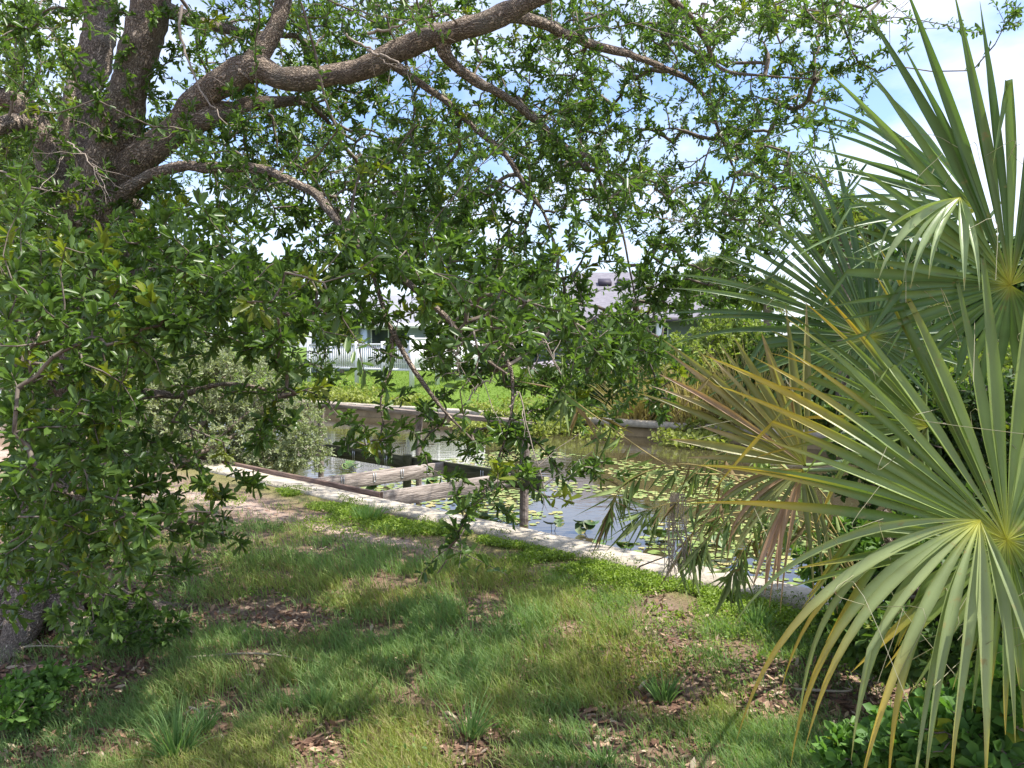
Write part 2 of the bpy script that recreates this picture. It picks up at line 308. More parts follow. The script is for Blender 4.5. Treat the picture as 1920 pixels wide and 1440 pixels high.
# ------------------------------------------------------------------ terrain masks
def litter_mask(xy):
    """1 = bare soil with leaf litter"""
    s, d = xy2sd(xy); px, py, dep = proj(np.concatenate([xy, np.zeros(xy.shape[:-1] + (1,))], -1))
    m = fbm(xy, 1.7, 21, 3); base = np.clip((m - .50) * 4.5, 0, .75)
    for (cx, cy, rx, ry, a) in BARE:
        g = ground(cx, cy); q = ((xy[..., 0] - g[0]) / rx) ** 2 + ((xy[..., 1] - g[1]) / ry) ** 2
        base = np.maximum(base, a * np.clip(1.25 - q, 0, 1))
    for (cx, cy, rx, ry) in LUSH:
        g = ground(cx, cy); q = ((xy[..., 0] - g[0]) / rx) ** 2 + ((xy[..., 1] - g[1]) / ry) ** 2
        base = base * np.clip(q - .3, 0, 1)
    return np.clip(base + (fbm(xy, 6, 5) - .5) * .5, 0, 1)
def ground(px, py, z=0.0):
    dv = FW + (px - 960) / FPX * RT + (720 - py) / FPX * UP; t = (z - CAMZ) / dv[2]; return (CAM + dv * t)[:2]
BARE = [(90, 1290, .9, .45, 1), (60, 1150, 1.2, .9, 1), (420, 1150, .6, .33, .95), (560, 1165, .45, .25, .9), (150, 1400, .4, .22, .8), (1470, 1325, .34, .22, .8), (1250, 1390, .2, .1, .6), (1110, 1205, .28, .12, .8), (590, 1400, .16, .1, .8), (1500, 1255, .4, .15, .7), (1700, 1330, .7, .5, .9)]
LUSH = [(700, 1075, 1.3, .75), (900, 1180, .8, .5), (1000, 1280, .5, .35), (450, 1290, .5, .3)]
def path_mask(xy):
    s, d = xy2sd(xy); wv = .35 * (fbm(np.stack([s, d * 0], -1), .8, 4) - .5)
    c = -.58 + wv * .6 - .11 * (s - 2.4); w_ = .17 + .09 * np.clip(s - 5, 0, 5) + .2 * (fbm(xy, 1.3, 8) - .5)
    on = np.clip((s - 1.6) / 1.2, 0, 1) * np.clip(fbm(xy, 2.2, 71) * 4 - .9, .25, 1)
    return np.clip(1.3 - ((d - c) / w_) ** 2, 0, 1) * on
def ground_grid():
    sp = np.concatenate([-np.geomspace(6, 900, 18)[::-1], np.arange(-5.9, 13, .09), np.geomspace(13.2, 900, 30)])
    dn = np.concatenate([-np.geomspace(6.2, 900, 16)[::-1], np.arange(-6.1, -.02, .075), [0.0]])
    df = np.concatenate([[0.04], np.linspace(.6, 15, 25), np.geomspace(16, 900, 22)])
    S = []; D = []
    for dd in dn: S.append(sp); D.append(np.full_like(sp, dd))
    f = fard(sp); S.append(sp); D.append(np.full_like(sp, .05)); S.append(sp); D.append(f)
    for dd in df: S.append(sp); D.append(f + dd)
    S = np.array(S); D = np.array(D); H = gz(S, D); k = len(dn); H[k] = -1.7; H[k + 1] = -1.7
    xy = sd2xy(S, D); V = np.concatenate([xy, H[..., None]], -1)
    lm = litter_mask(xy)[..., None]; pm = path_mask(xy)[..., None]; farm = (D > f - .01)[..., None]
    soil = np.array([.25, .18, .125]); lit = np.array([.22, .16, .125]); sand = np.array([.56, .43, .35]); lawn = np.array([.13, .21, .035])
    mixn = fbm(xy, 9, 2)[..., None]
    C = soil * (1 - lm) + (lit * (.75 + .5 * mixn) * (1 - .4 * mixn) + sand * .4 * mixn) * lm
    C = C * (1 - pm) + sand * (.72 + .4 * mixn) * pm
    edge = np.clip((D + .55) / .3, 0, 1)[..., None] * (D < 0)[..., None]; C = C * (1 - edge * .8) + np.array([.2, .2, .07]) * edge * .8
    C = np.where(farm, lawn * (.8 + .4 * fbm(xy, .8, 7)[..., None]), C)
    n0, n1 = S.shape; i, j = np.meshgrid(np.arange(n0 - 1), np.arange(n1 - 1), indexing='ij'); b = i * n1 + j
    F = np.stack([b, b + n1, b + n1 + 1, b + 1], -1).reshape(-1, 4)
    tag(mesh('ground', V.reshape(-1, 3), F, M_GROUND, None, C.reshape(-1, 3), smooth=True), 'sandy ground with thin lawn, leaf litter and the green far bank', kind='structure')
ground_grid()
sA = np.array([-80, 160.]); q = sd2xy(np.array([-300, 300, 300, -300.]), np.array([.03, .03, 20, 20.]))
q = sd2xy(np.array([-300., 300, 300, -300]), np.array([.06, .06, 8.5, 15.5]))
sp = np.linspace(-300, 300, 121); Va = np.concatenate([sd2xy(sp, np.full(121, .06)), sd2xy(sp, fard(sp))]); Va = np.concatenate([Va, np.full((242, 1), WATER)], 1)
F = np.array([[k, k + 121, k + 122, k + 1] for k in range(120)]); tag(mesh('water', Va, F, M_WATER), 'still murky canal water', kind='structure')

# ------------------------------------------------------------------ seawalls
def wall(name, label, s0, s1, dfun, zc, capw, out, matc, seg=1.1):
    e = empty(name, (*sd2xy(np.array(s0), np.array(dfun(s0))), 0), label, 'seawall')
    n = int((s1 - s0) / seg); mb = MB(); pb = MB(); rng = np.random.default_rng(4)
    ss = np.linspace(s0, s1, n + 1)
    def strip(mb, prof, jit, ss=ss):
        n = len(ss) - 1
        rows = []
        for s in ss:
            for (dd, z) in prof: rows.append([*sd2xy(np.array(s), np.array(dfun(s) + dd + rng.normal() * jit)), z + rng.normal() * jit * .5])
        V = np.array(rows); k = len(prof); F = np.array([[i * k + j, i * k + (j + 1) % k, (i + 1) * k + (j + 1) % k, (i + 1) * k + j] for i in range(n) for j in range(k)]); mb.add(V, F)
    a, b = (-.06, capw) if out > 0 else (-capw, .06)
    slab = 3.05; k0 = s0
    while k0 < s1:
        k1 = min(k0 + slab, s1); dz = rng.normal() * .004; mb = MB()
        strip(mb, [(a, zc - .16), (a, zc - .02 + dz), (a + .018, zc + dz), ((a + b) / 2, zc + .003 + dz), (b - .018, zc + dz), (b, zc - .02 + dz), (b, zc - .16)], .0035, np.linspace(k0 + .008, k1 - .008, max(3, int(slab / min(seg, .3)))))
        mb.build('cap_slab', matc, e); k0 = k1
    strip(pb, [(a + .09, -1.65), (a + .09, zc - .162), (b - .09, zc - .162), (b - .09, -1.65)], 0); pb.build('panel', M_CONCF, e)
wall('seawall', 'pale concrete seawall cap running diagonally along the near lawn', -14, 60, lambda s: 0., .035, .30, 1, M_CONC, .35)
wall('seawall', 'weathered concrete seawall on the far side of the canal below the green lawn', -30, 60, lambda s: float(fard(s)), -.20, .30, -1, M_CONC, 1.2)

# ------------------------------------------------------------------ old dock frame
def sdz(s, d, z): return np.array([*sd2xy(np.array(float(s)), np.array(float(d))), z])
dk = empty('dock_frame', sdz(5.5, 1.2, WATER), 'weathered open timber dock frame with bare joists standing over the lily pads', 'dock')
def bm(name, a, b, w, h, mt, seed, par=dk, seg=14, wob=.004):
    V, F = beam(a, b, w, h, seg, wob, seed); o = mesh(name, V, F, mt, par); return o
bm('ledger', sdz(4.8, .335, .075), sdz(9.9, .335, .075), .05, .2, M_LEDG, 1)
ob = bm('outer_beam', sdz(4.2, 2.32, .075), sdz(10, 2.32, .08), .055, .19, M_OUTB, 2)
jA = bm('joist', sdz(6.09, .362, .078), sdz(5.97, 2.29, .07), .055, .18, M_JOIST, 3); jB = bm('joist', sdz(4.83, .362, .078), sdz(4.72, 2.29, .06), .055, .18, M_JOIST, 4)
bm('joist', sdz(8.8, .362, .078), sdz(8.8, 2.29, .07), .055, .18, M_JOIST, 5)
# galvanised joist hangers on the lit joist face and the outer beam
for t_ in (.18, .42, .64, .86):
    a_ = sdz(6.09, .362, .078); b_ = sdz(5.97, 2.29, .07); c_ = a_ + (b_ - a_) * t_
    tv = nrmz(b_ - a_); sv = -np.cross(tv, Z) * -1
    sv = np.cross(tv, Z)
    for side in (1,):
        mb = MB()
        for off in (-.017, .017):
            V, F = box(c_ + sv * .031 + tv * off + Z * -.075, [tv, sv, Z], (.0045, .004, .055)); mb.add(V, F)
        V, F = box(c_ + sv * .031 + Z * -.128, [tv, sv, Z], (.017, .008, .004)); mb.add(V, F)
        h = mesh('joist_hanger', np.concatenate(mb.V) , np.concatenate(mb.F), M_STEEL); h.parent = jA; h.matrix_parent_inverse.identity(); h.location = -Vector(dk.location)
        h['label'] = 'small metal joist hanger on the joist side'
for s_ in (5.2, 7.2, 8.0):
    mb = MB()
    for off in (-.02, .02):
        V, F = box(sdz(s_ + off, 2.285, -.03), [np.array([*US, 0]), np.array([*ND, 0]), Z], (.005, .006, .07)); mb.add(V, F)
    h = mesh('joist_hanger', np.concatenate(mb.V), np.concatenate(mb.F), M_STEEL); h.parent = ob; h.location = -Vector(dk.location)
def post(s, d, z1, r, mt, seed, lab=None, sq=False):
    zz = np.linspace(-1.6, z1, 16); P = np.stack([*np.broadcast_to(sdz(s, d, 0)[:2, None], (2, 16)), zz], 1); P[:, 0] += (zz + .6) * .01
    V, F, UV = tube(P, r * (1 + .06 * np.sin(zz * 3)), 4 if sq else 12, .10, seed); top = np.arange(15 * ((4 if sq else 12) + 1), 15 * ((4 if sq else 12) + 1) + (4 if sq else 12))
    V = np.vstack([V, P[-1] + Z * .004]); FF = [tuple(f) for f in F] + [(int(top[k]), int(top[(k + 1) % len(top)]), len(V) - 1) for k in range(len(top))]
    o = mesh('post', V, FF, mt, dk)
    if lab: o['label'] = lab
    return o
pf = post(4.59, 2.42, .66, .062, M_WOOD, 1, 'tall front post with rope wound round it'); post(6.6, 2.40, .67, .045, M_WOOD, 2, 'thin rear post carrying the handrail'); post(6.62, 2.20, .12, .062, M_WOODG, 3, 'short thick post in front of the outer beam'); post(9.1, 2.42, .67, .05, M_WOOD, 4)
bm('handrail', sdz(4.5, 2.40, .735), sdz(9.7, 2.40, .735), .14, .065, M_RAILW, 7, wob=.008)
mb = MB(); rng = np.random.default_rng(3); c_ = sdz(4.59, 2.42, .1)
for k in range(5):
    a_ = np.linspace(0, 6.28, 22); rr_ = .072 + .012 * np.sin(a_ * 3 + k) + rng.random() * .01
    P = np.stack([c_[0] + rr_ * np.cos(a_), c_[1] + rr_ * np.sin(a_), c_[2] + .028 * k - .05 + .02 * np.sin(a_ * 2 + k)], 1); V, F, _ = tube(P, .009, 5); mb.add(V, F)
P = spline([c_ + [.07, -.03, .02], c_ + [.14, -.06, -.1], c_ + [.09, -.06, -.22]], 12); V, F, _ = tube(P, .008, 5); mb.add(V, F); mb.build('rope', M_ROPE, dk)

# ------------------------------------------------------------------ oak
rng = np.random.default_rng(11)
LIMBS = [  # px, py, depth, radius (m)
 [(60, 1190, 4.7, .34), (85, 1100, 4.75, .25), (120, 900, 4.8, .21), (150, 700, 4.85, .2), (165, 540, 4.9, .21), (180, 430, 4.9, .22), (185, 370, 4.9, .2)],
 [(180, 440, 4.9, .2), (165, 330, 5.0, .15), (150, 240, 5.1, .125), (172, 130, 5.2, .115), (182, 50, 5.3, .11), (178, -60, 5.4, .1), (150, -300, 5.6, .08), (90, -600, 6, .05)],
 [(185, 420, 4.85, .2), (205, 310, 4.8, .16), (240, 190, 4.75, .125), (262, 90, 4.7, .12), (285, 10, 4.65, .13), (300, -60, 4.6, .12), (330, -300, 4.4, .09), (420, -600, 4.2, .06)],
 [(285, 25, 4.65, .08), (330, 25, 4.7, .05), (400, 45, 4.9, .035), (470, 60, 5.1, .028), (560, 65, 5.2, .02)],
 [(185, 390, 4.85, .17), (225, 335, 4.8, .12), (290, 275, 4.7, .105), (350, 232, 4.65, .095), (400, 215, 4.6, .08), (470, 190, 4.7, .05), (560, 190, 4.9, .035)],
 [(330, 250, 4.68, .10), (360, 200, 4.6, .1), (410, 160, 4.55, .095), (470, 128, 4.5, .095), (540, 145, 4.5, .08), (640, 132, 4.5, .075), (700, 112, 4.45, .075), (780, 82, 4.4, .077), (850, 60, 4.35, .075), (930, 30, 4.3, .066), (1030, -15, 4.2, .055), (1180, -120, 4.1, .045), (1400, -260, 4, .03)],
 [(455, 140, 4.5, .09), (485, 95, 4.5, .07), (505, 45, 4.5, .06), (535, -20, 4.5, .058), (600, -200, 4.4, .05), (700, -450, 4.1, .03)],
 [(150, 480, 4.9, .16), (118, 390, 4.85, .12), (85, 290, 4.8, .085), (62, 225, 4.8, .075), (20, 190, 4.8, .07), (-80, 170, 4.7, .06), (-300, 60, 4.6, .04)],
 [(75, 240, 4.8, .04), (35, 225, 4.6, .05), (0, 235, 4.4, .05), (-100, 260, 4.2, .04)],
 [(200, 420, 4.85, .12), (260, 345, 4.6, .06), (340, 318, 4.4, .045), (430, 312, 4.2, .042), (520, 325, 4.05, .038), (590, 365, 3.95, .034), (640, 420, 3.85, .033), (690, 480, 3.8, .03), (760, 525, 3.8, .026), (830, 590, 3.75, .022), (880, 650, 3.7, .016), (950, 700, 3.7, .011)],
 [(690, 478, 3.8, .024), (712, 550, 3.8, .021), (738, 625, 3.75, .02), (775, 690, 3.7, .018), (812, 745, 3.7, .014), (850, 790, 3.7, .009), (900, 840, 3.7, .006)],
 [(738, 630, 3.75, .012), (735, 690, 3.7, .009), (715, 750, 3.7, .006), (722, 800, 3.7, .004)],
 [(820, 70, 4.35, .05), (830, 105, 4.4, .035), (880, 140, 4.5, .03), (940, 172, 4.6, .027), (990, 215, 4.8, .025), (1060, 275, 5, .022), (1110, 300, 5.1, .018), (1125, 340, 5.2, .014), (1145, 385, 5.3, .014), (1165, 430, 5.3, .01), (1180, 500, 5.3, .007), (1195, 580, 5.3, .005)],
 [(720, 105, 4.45, .04), (770, 140, 4.5, .024), (840, 195, 4.6, .022), (890, 240, 4.7, .02), (950, 290, 4.7, .018), (985, 345, 4.7, .014), (1020, 400, 4.7, .01), (1040, 460, 4.7, .006)],
 [(950, 25, 4.3, .05), (1010, 45, 4.5, .035), (1100, 80, 4.8, .033), (1200, 112, 5.1, .027), (1280, 145, 5.3, .023), (1320, 185, 5.4, .018), (1348, 245, 5.5, .014), (1385, 340, 5.6, .009)],
 [(1180, -120, 4.1, .05), (1250, -20, 4.8, .035), (1295, 22, 5.0, .03), (1325, 75, 5.2, .026), (1350, 125, 5.3, .018), (1420, 140, 5.4, .011), (1540, 150, 5.4, .006)],
 [(1400, -260, 4, .04), (1480, -60, 4.8, .02), (1560, 0, 5.2, .012), (1585, 60, 5.3, .008), (1600, 100, 5.3, .005)],
 [(930, 640, 3.8, .012), (960, 700, 3.8, .01), (955, 800, 3.75, .007), (905, 930, 3.7, .005), (850, 1030, 3.6, .004), (820, 1075, 3.6, .003)],
 [(140, 700, 4.8, .05), (200, 720, 4.2, .03), (330, 740, 3.8, .02), (430, 720, 3.6, .012), (540, 740, 3.5, .008)],
 [(130, 820, 4.75, .05), (90, 850, 4, .035), (100, 900, 3.4, .02), (220, 960, 3.1, .012), (380, 980, 3.2, .007)],
 [(160, 560, 4.85, .07), (260, 520, 4.4, .035), (380, 520, 4.0, .02), (480, 560, 3.8, .014), (590, 620, 3.6, .009)],
 [(110, 1080, 4.6, .08), (120, 1100, 4.0, .03), (150, 1108, 3.6, .015), (178, 1098, 3.3, .008)],
 [(150, 620, 4.9, .05), (100, 600, 4.0, .03), (60, 640, 3.3, .018), (30, 750, 2.9, .012), (60, 900, 2.8, .008)],
]
OAK = empty('oak_tree', (*ground(60, 1200), 0), 'big multi-limbed oak on the left, its leafy branches hanging across the canal view', 'tree')
tb = MB(); roots = []
for k, lm in enumerate(LIMBS):
    A = np.array(lm, float); P = at(A[:, 0], A[:, 1], A[:, 2]); n = max(14, int(np.linalg.norm(np.diff(P, axis=0), axis=1).sum() / .045)); n = min(n, 110)
    q = spline(np.concatenate([P, A[:, 3:4]], 1), n); q[:, 3] = np.maximum(q[:, 3] * (.84 if k in (4, 5, 6, 14, 15) else .66 if k in (9, 10) else .93), .0025)
    q[:, :3] += (np.stack([fbm(q[:, :3], 3, 40 + k + c_ * 9) for c_ in range(3)], 1) - .5) * np.minimum(q[:, 3:4] * 2.6, .11)
    V, F, UV = tube(q[:, :3], q[:, 3], 22 if q[0, 3] > .07 else 9, .36, k); tb.add(V, F, None, UV)
    if k: roots.append(q[::2, :3][2:])
    else: roots.append(q[12::3, :3])
# buttress roots
for k, (dx, dy) in enumerate([(.7, -.5), (.3, -.9), (-.6, -.6), (.9, .2)]):
    b0 = np.array(at(75, 1130, 4.72)); P = spline([[*b0[:2], .45], [b0[0] + dx * .3, b0[1] + dy * .3, .14], [b0[0] + dx * .65, b0[1] + dy * .65, .0], [b0[0] + dx * 1.1, b0[1] + dy * 1.1, -.06]], 16)
    V, F, UV = tube(P, np.linspace(.15, .04, 16), 10, .3, 60 + k); tb.add(V, F, None, UV)
tb.build('trunk', M_BARK, OAK, True)
roots = np.vstack(roots)
GRID = """
88653466688777634675877898751024
86431256477654556774886465321010
75443256678766465776565456630000
76344567887667788886448776400000
87356678888788888877437853100000
98567668888888848988764686200000
98677867667999864678668877520000
99888765458999865444565653200000
89999987688699998645667410000000
99999999998548999866766200000000
99997766666446888899820000000000
99996323365347666688630000000000
99996433344345545567510000000000
99996533333336766310000000000000
99999644200001565631000000000000
99998763000000520210000000000000
99998752000000310000000000000000
99986310000000310000000000000000
76553000000001000000000000000000
43420000000000000000000000000000""".split()
G = np.array([[int(ch) for ch in row.ljust(32, '0')[:32]] for row in GRID], float)
def depth_at(px, py, rng):
    """mean distance of the foliage layer"""
    lo = 4.6 + .0009 * np.clip(px - 300, 0, 1300)                     # upper crown
    low = 3.25 + .0006 * np.clip(px - 200, 0, 900)                      # hanging lower skirt
    t = np.clip((py - 330) / 260, 0, 1); base = lo * (1 - t) + low * t
    far = np.clip((px - 1000) / 350, 0, 1); base = base * (1 - far) + 5.4 * far
    return base
tips = []
for r_ in range(20):
    for c_ in range(32):
        v = G[r_, c_]
        if v == 0: continue
        n = 120; px = (c_ + rng.random(n)) * 60 + rng.normal(size=n) * 12; py = (r_ + rng.random(n)) * 60 + rng.normal(size=n) * 12
        d0 = depth_at(px, py, rng); spread = .55 if v < 7 else 1.1
        d = d0 + rng.normal(size=n) * spread * .55 + (rng.random(n) < (.35 if v > 7 else 0)) * rng.random(n) * 1.6
        d = np.clip(d, 2.5, 8)
        tau = -math.log(1 - min(v, 9.2) / 10 * .99); m_ = tau * (16.0 if r_ < 9 else 13.0) * (d.mean() / 5) ** 1.7
        P = at(px, py, d); nz = fbm(P, 2.6, 31, 3); od = np.argsort(-(nz + rng.random(n) * .35)) if v < 9 else rng.permutation(n)
        k = int(m_) + (rng.random() < m_ % 1); tips.append(P[od[:k]])
for r_ in range(12):          # the far side of the crown
    for c_ in range(26):
        v = G[r_, c_]
        if v < 5: continue
        n = int(rng.poisson((v - 3) * 2.8)); px = (c_ + rng.random(n)) * 60; py = (r_ + rng.random(n)) * 60
        tips.append(at(px, py, depth_at(px, py, rng) + 1.3 + rng.random(n) * 2.2))
tips = np.vstack(tips)
tips = tips[tips[:, 2] > .12 + .0 * tips[:, 0]]
inview = len(tips)
# the rest of the crown: above and beside the frame, where it shades the lawn
ex = []
def outside(P): px, py, d = proj(P); return (d < .1) | (py < -25) | (px < -25) | (px > 2000)
g = np.stack([rng.uniform(-4.5, 2.9, 9000), rng.uniform(.6, 5.6, 9000)], 1); s_, d_ = xy2sd(g); hz = rng.uniform(3.0, 6.2, 9000)
P = np.concatenate([g, np.zeros((9000, 1))], 1) + SUN_DIR * (hz / SUN_DIR[2])[:, None]
shade = np.clip((-d_ - 1.35) / .9, 0, 1); nz = fbm(g, 1.5, 77, 3); keep = (rng.random(9000) < shade * np.clip((nz - .44) * 6, 0, 1)) & outside(P)
ex.append(P[keep][:1900])
P = np.stack([rng.uniform(-8, 2, 3000), rng.uniform(1.5, 9, 3000), rng.uniform(3.5, 7.5, 3000)], 1); nz = fbm(P, .9, 5); ex.append(P[outside(P) & (nz > .5)][:1100])
ex = np.vstack(ex)
# long leaders so that the outer crown hangs on real wood
for end in ([1.6, 2.6, 4.6], [3.2, 3.4, 4.9], [-.5, 1.4, 4.6], [-4.5, 2.5, 4.7], [3.6, 5.2, 5.2], [-5.5, 6.5, 5.6]):
    b0 = at(178, -60, 5.4); e_ = np.array(end); mid = (b0 + e_) / 2 + np.array([0, 0, .5]); q = spline([b0, mid, e_], 40); V, F, UV = tube(q, np.linspace(.09, .012, 40), 8, .2, 3)
    mesh('limb', V, F, M_BARK, OAK, None, UV, True); roots = np.vstack([roots, q[6:]])
allt = np.vstack([tips, ex]); lsc = np.where(allt[:, 2] > 2.4, .76, .92) * (.8 + .4 * rng.random(len(allt)))
TV, TF, LV, LF, LC = foliage(roots, allt, rng, lscale=lsc, leaf=.062, wratio=.31, per=7, along=11, c0=(.05, .10, .025), c1=(.15, .24, .055), yel=.045)
mesh('twigs', TV, TF, M_TWIG, OAK); mesh('crown', LV, LF, M_LEAF, OAK, LC)
# dead bare twigs hanging in the crown
DEADT = [[(338, 10, 4.3), (345, 90, 4.3), (375, 160, 4.25), (410, 215, 4.2), (440, 255, 4.2)], [(690, 95, 4.2), (740, 115, 4.1), (775, 135, 4.1)], [(560, 195, 4.2), (690, 65, 4.2), (850, 15, 4.1)][1:], [(640, 60, 4.2), (700, 100, 4.2), (735, 130, 4.2)],
 [(110, 170, 4.4), (112, 250, 4.4), (118, 300, 4.4)], [(130, 265, 4.2), (170, 310, 4.1), (195, 340, 4.1)], [(240, 420, 4.2), (300, 445, 4.1), (360, 485, 4.0)], [(840, 590, 3.5), (855, 640, 3.5), (858, 700, 3.5)], [(850, 640, 3.5), (900, 650, 3.5), (925, 640, 3.5)],
 [(1000, 560, 3.9), (940, 620, 3.8), (1010, 700, 3.7)], [(870, 760, 3.5), (900, 720, 3.5), (930, 715, 3.5)], [(0, 320, 3.9), (60, 350, 3.9), (110, 360, 3.9)], [(0, 20, 4.2), (70, 60, 4.3), (110, 75, 4.4)],
 [(1600, 20, 5.2), (1650, 35, 5.2), (1690, 45, 5.2)], [(1185, 385, 5.0), (1240, 410, 5.0), (1280, 415, 5.0)], [(1060, 740, 3.7), (1000, 560, 3.8)], [(960, 760, 3.5), (975, 740, 3.5), (1010, 880, 3.5), (1040, 960, 3.5)]]
for k, T_ in enumerate(DEADT):
    A = np.array(T_, float); P = at(A[:, 0], A[:, 1], A[:, 2]); q = spline(P, 18) if len(P) > 2 else P[0] + (P[1] - P[0]) * np.linspace(0, 1, 18)[:, None]; q = q + rng.normal(size=q.shape) * .006
    V, F, _ = tube(q, np.linspace(.009 if k < 4 else .0045, .0015, 18), 5); db = MB(); db.add(V, F)
    for _ in range(7):
        i = rng.integers(4, 17); d_ = nrmz(rng.normal(size=3) + nrmz(q[-1] - q[0]) * .8); l_ = rng.uniform(.06, .3); V, F, _ = tube(q[i] + d_ * np.linspace(0, l_, 5)[:, None] + rng.normal(size=(5, 3)) * .004, np.linspace(.0025, .0009, 5), 4); db.add(V, F)
    db.build('dead_twig', M_DTW, OAK)

# ------------------------------------------------------------------ generic shrubs and far trees
def blob_points(rng, blobs, n, thr=.42, nscale=1.4, seed=0):
    """points inside ellipsoids (x,y,z,rx,ry,rz), thinned by noise into clumps"""
    vol = np.array([b[3] * b[4] * b[5] for b in blobs]); pick = rng.choice(len(blobs), n * 3, p=vol / vol.sum()); B = np.array(blobs)[pick]
    r = rng.random(n * 3) ** .33; P = B[:, :3] + rand_dir(rng, n * 3) * r[:, None] * B[:, 3:]
    nz = fbm(P, nscale, seed, 3); P = P[(nz > thr)]; return P[:n]
def shrub(name, label, cat, base, blobs, n, leaf, c0, c1, per=7, along=3, group=None, seed=0, thr=.42, nscale=1.6, wr=.42, trunk=.03, matl=None, mt=None, yel=.02, zmin=None, fold=.25, rmax=.05):
    rng = np.random.default_rng(seed); base = np.array(base, float); e = empty(name, base, label, cat, group)
    P = blob_points(rng, blobs, n, thr, nscale, seed)
    if zmin is not None: P = P[P[:, 2] > zmin]
    cen = P.mean(0); rt = []; mb = MB(); nb = 4
    for k in range(nb):
        tgt = P[rng.integers(len(P))] * .6 + cen * .4; q = spline([base + rng.normal(size=3) * [trunk, trunk, 0], base * .5 + tgt * .5 + rng.normal(size=3) * .06, tgt], 14)
        V, F, UV = tube(q, np.linspace(trunk, trunk * .3, 14), 7, .15, k + seed); mb.add(V, F, None, UV); rt.append(q[4:])
    mb.build('trunk', mt or M_BARK, e, True)
    TV, TF, LV, LF, LC = foliage(np.vstack(rt), P, rng, leaf=leaf, wratio=wr, per=per, along=along, c0=c0, c1=c1, yel=yel, r0=leaf * .028, fold=fold, rmax=rmax)
    mesh('twigs', TV, TF, M_TWIG, e); mesh('crown', LV, LF, matl or M_BUSH, e, LC); return e
def W(px, py, d): return at(px, py, d)
def blobs_px(L_):
    """(px,py,depth,rx_px,ry_px,rdepth_m)"""
    return [(*W(a, b, d), rx * d / FPX, rd, ry * d / FPX) for (a, b, d, rx, ry, rd) in L_]
# grey-green fine-leaved bush beside the dock
shrub('shrub', 'grey-green fine-leaved bush growing over the seawall at the dock\'s left end', 'shrub', sdz(8.6, -.35, -.02),
      blobs_px([(330, 780, 11.2, 130, 125, .9), (450, 705, 11.4, 120, 75, .8), (340, 690, 11.4, 100, 60, .8), (520, 800, 11.2, 95, 80, .7), (400, 830, 11.0, 150, 65, .7), (565, 850, 11.2, 60, 55, .5), (250, 740, 11.4, 90, 90, .8), (480, 865, 11.0, 110, 30, .5)]), 5400, .055, (.20, .24, .14), (.40, .43, .27), per=9, along=4, seed=5, thr=.36, nscale=2.2, wr=.34, trunk=.06, yel=0)
shrub('shrub', 'dark green shrub on the near bank at the far left behind the oak skirt', 'shrub', sdz(14.5, -.9, -.02), blobs_px([(60, 800, 15.5, 140, 70, 1.2), (180, 760, 15.5, 90, 90, 1.0), (-40, 820, 15, 90, 60, 1.0)]), 1500, .09, (.07, .12, .035), (.16, .23, .07), per=7, along=3, seed=15, thr=.36, trunk=.06)
# background trees seen through gaps on the left and behind the houses
def fartree(name, label, px, d, wpx, ytop, ybot, c0, c1, seed, n=1500, leaf=.28, group='trees behind the far houses', gz0=.5, thr=.38):
    cx = W(px, 650, d)[0]; H = CAMZ + (650 - ytop) * d / FPX; B = CAMZ + (650 - ybot) * d / FPX; wd = wpx * d / FPX; rng = np.random.default_rng(seed)
    bl = []
    for k in range(7): bl.append((cx + rng.uniform(-.6, .6) * wd, d + rng.uniform(-.5, .5) * wd, B + (H - B) * rng.uniform(.3, .78), wd * rng.uniform(.35, .6), wd * .5, (H - B) * rng.uniform(.22, .34)))
    bl.append((cx, d, (H + B) / 2, wd * .8, wd * .6, (H - B) * .48))
    return shrub(name, label, 'tree', (cx, d, gz0), bl, n, leaf, c0, c1, per=7, along=3, group=group, seed=seed, thr=thr, nscale=.7, wr=.5, trunk=wd * .06, rmax=.2)
GRN = ((.05, .10, .025), (.12, .20, .045)); YG = ((.16, .22, .05), (.30, .36, .09)); DK = ((.03, .06, .02), (.075, .13, .035))
fartree('leafy_tree', 'yellow-green sunlit tree far behind the oak, left of the white-roofed house', 500, 42, 70, 480, 660, *YG, 21)
fartree('leafy_tree', 'pale olive tree showing between the oak limbs at the far left', 40, 30, 120, 60, 620, *YG, 22, n=2200, leaf=.2, gz0=0)
fartree('leafy_tree', 'dark green tree behind the fine-leaved bush on the far bank', 300, 34, 150, 430, 700, *DK, 23, n=2200)
fartree('leafy_tree', 'small bright green tree at the corner of the white-roofed house', 640, 34, 38, 585, 690, *YG, 24, n=700, leaf=.16)
fartree('leafy_tree', 'round green tree on the far lawn between the two houses', 950, 38, 90, 500, 690, *GRN, 25, n=1800)
fartree('leafy_tree', 'green tree beside the white fence in front of the far houses', 840, 36, 45, 580, 680, *GRN, 29, n=800, leaf=.18)
fartree('leafy_tree', 'dense dark tree behind the tall reeds at the canal bend', 1340, 40, 110, 510, 700, *GRN, 26, n=2200)
fartree('leafy_tree', 'broad green tree behind the palm fronds at the far right', 1640, 36, 170, 470, 720, *GRN, 27, n=2600)
fartree('leafy_tree', 'dark tree far right behind the nearest palm', 1900, 30, 150, 440, 760, *DK, 28, n=2200)
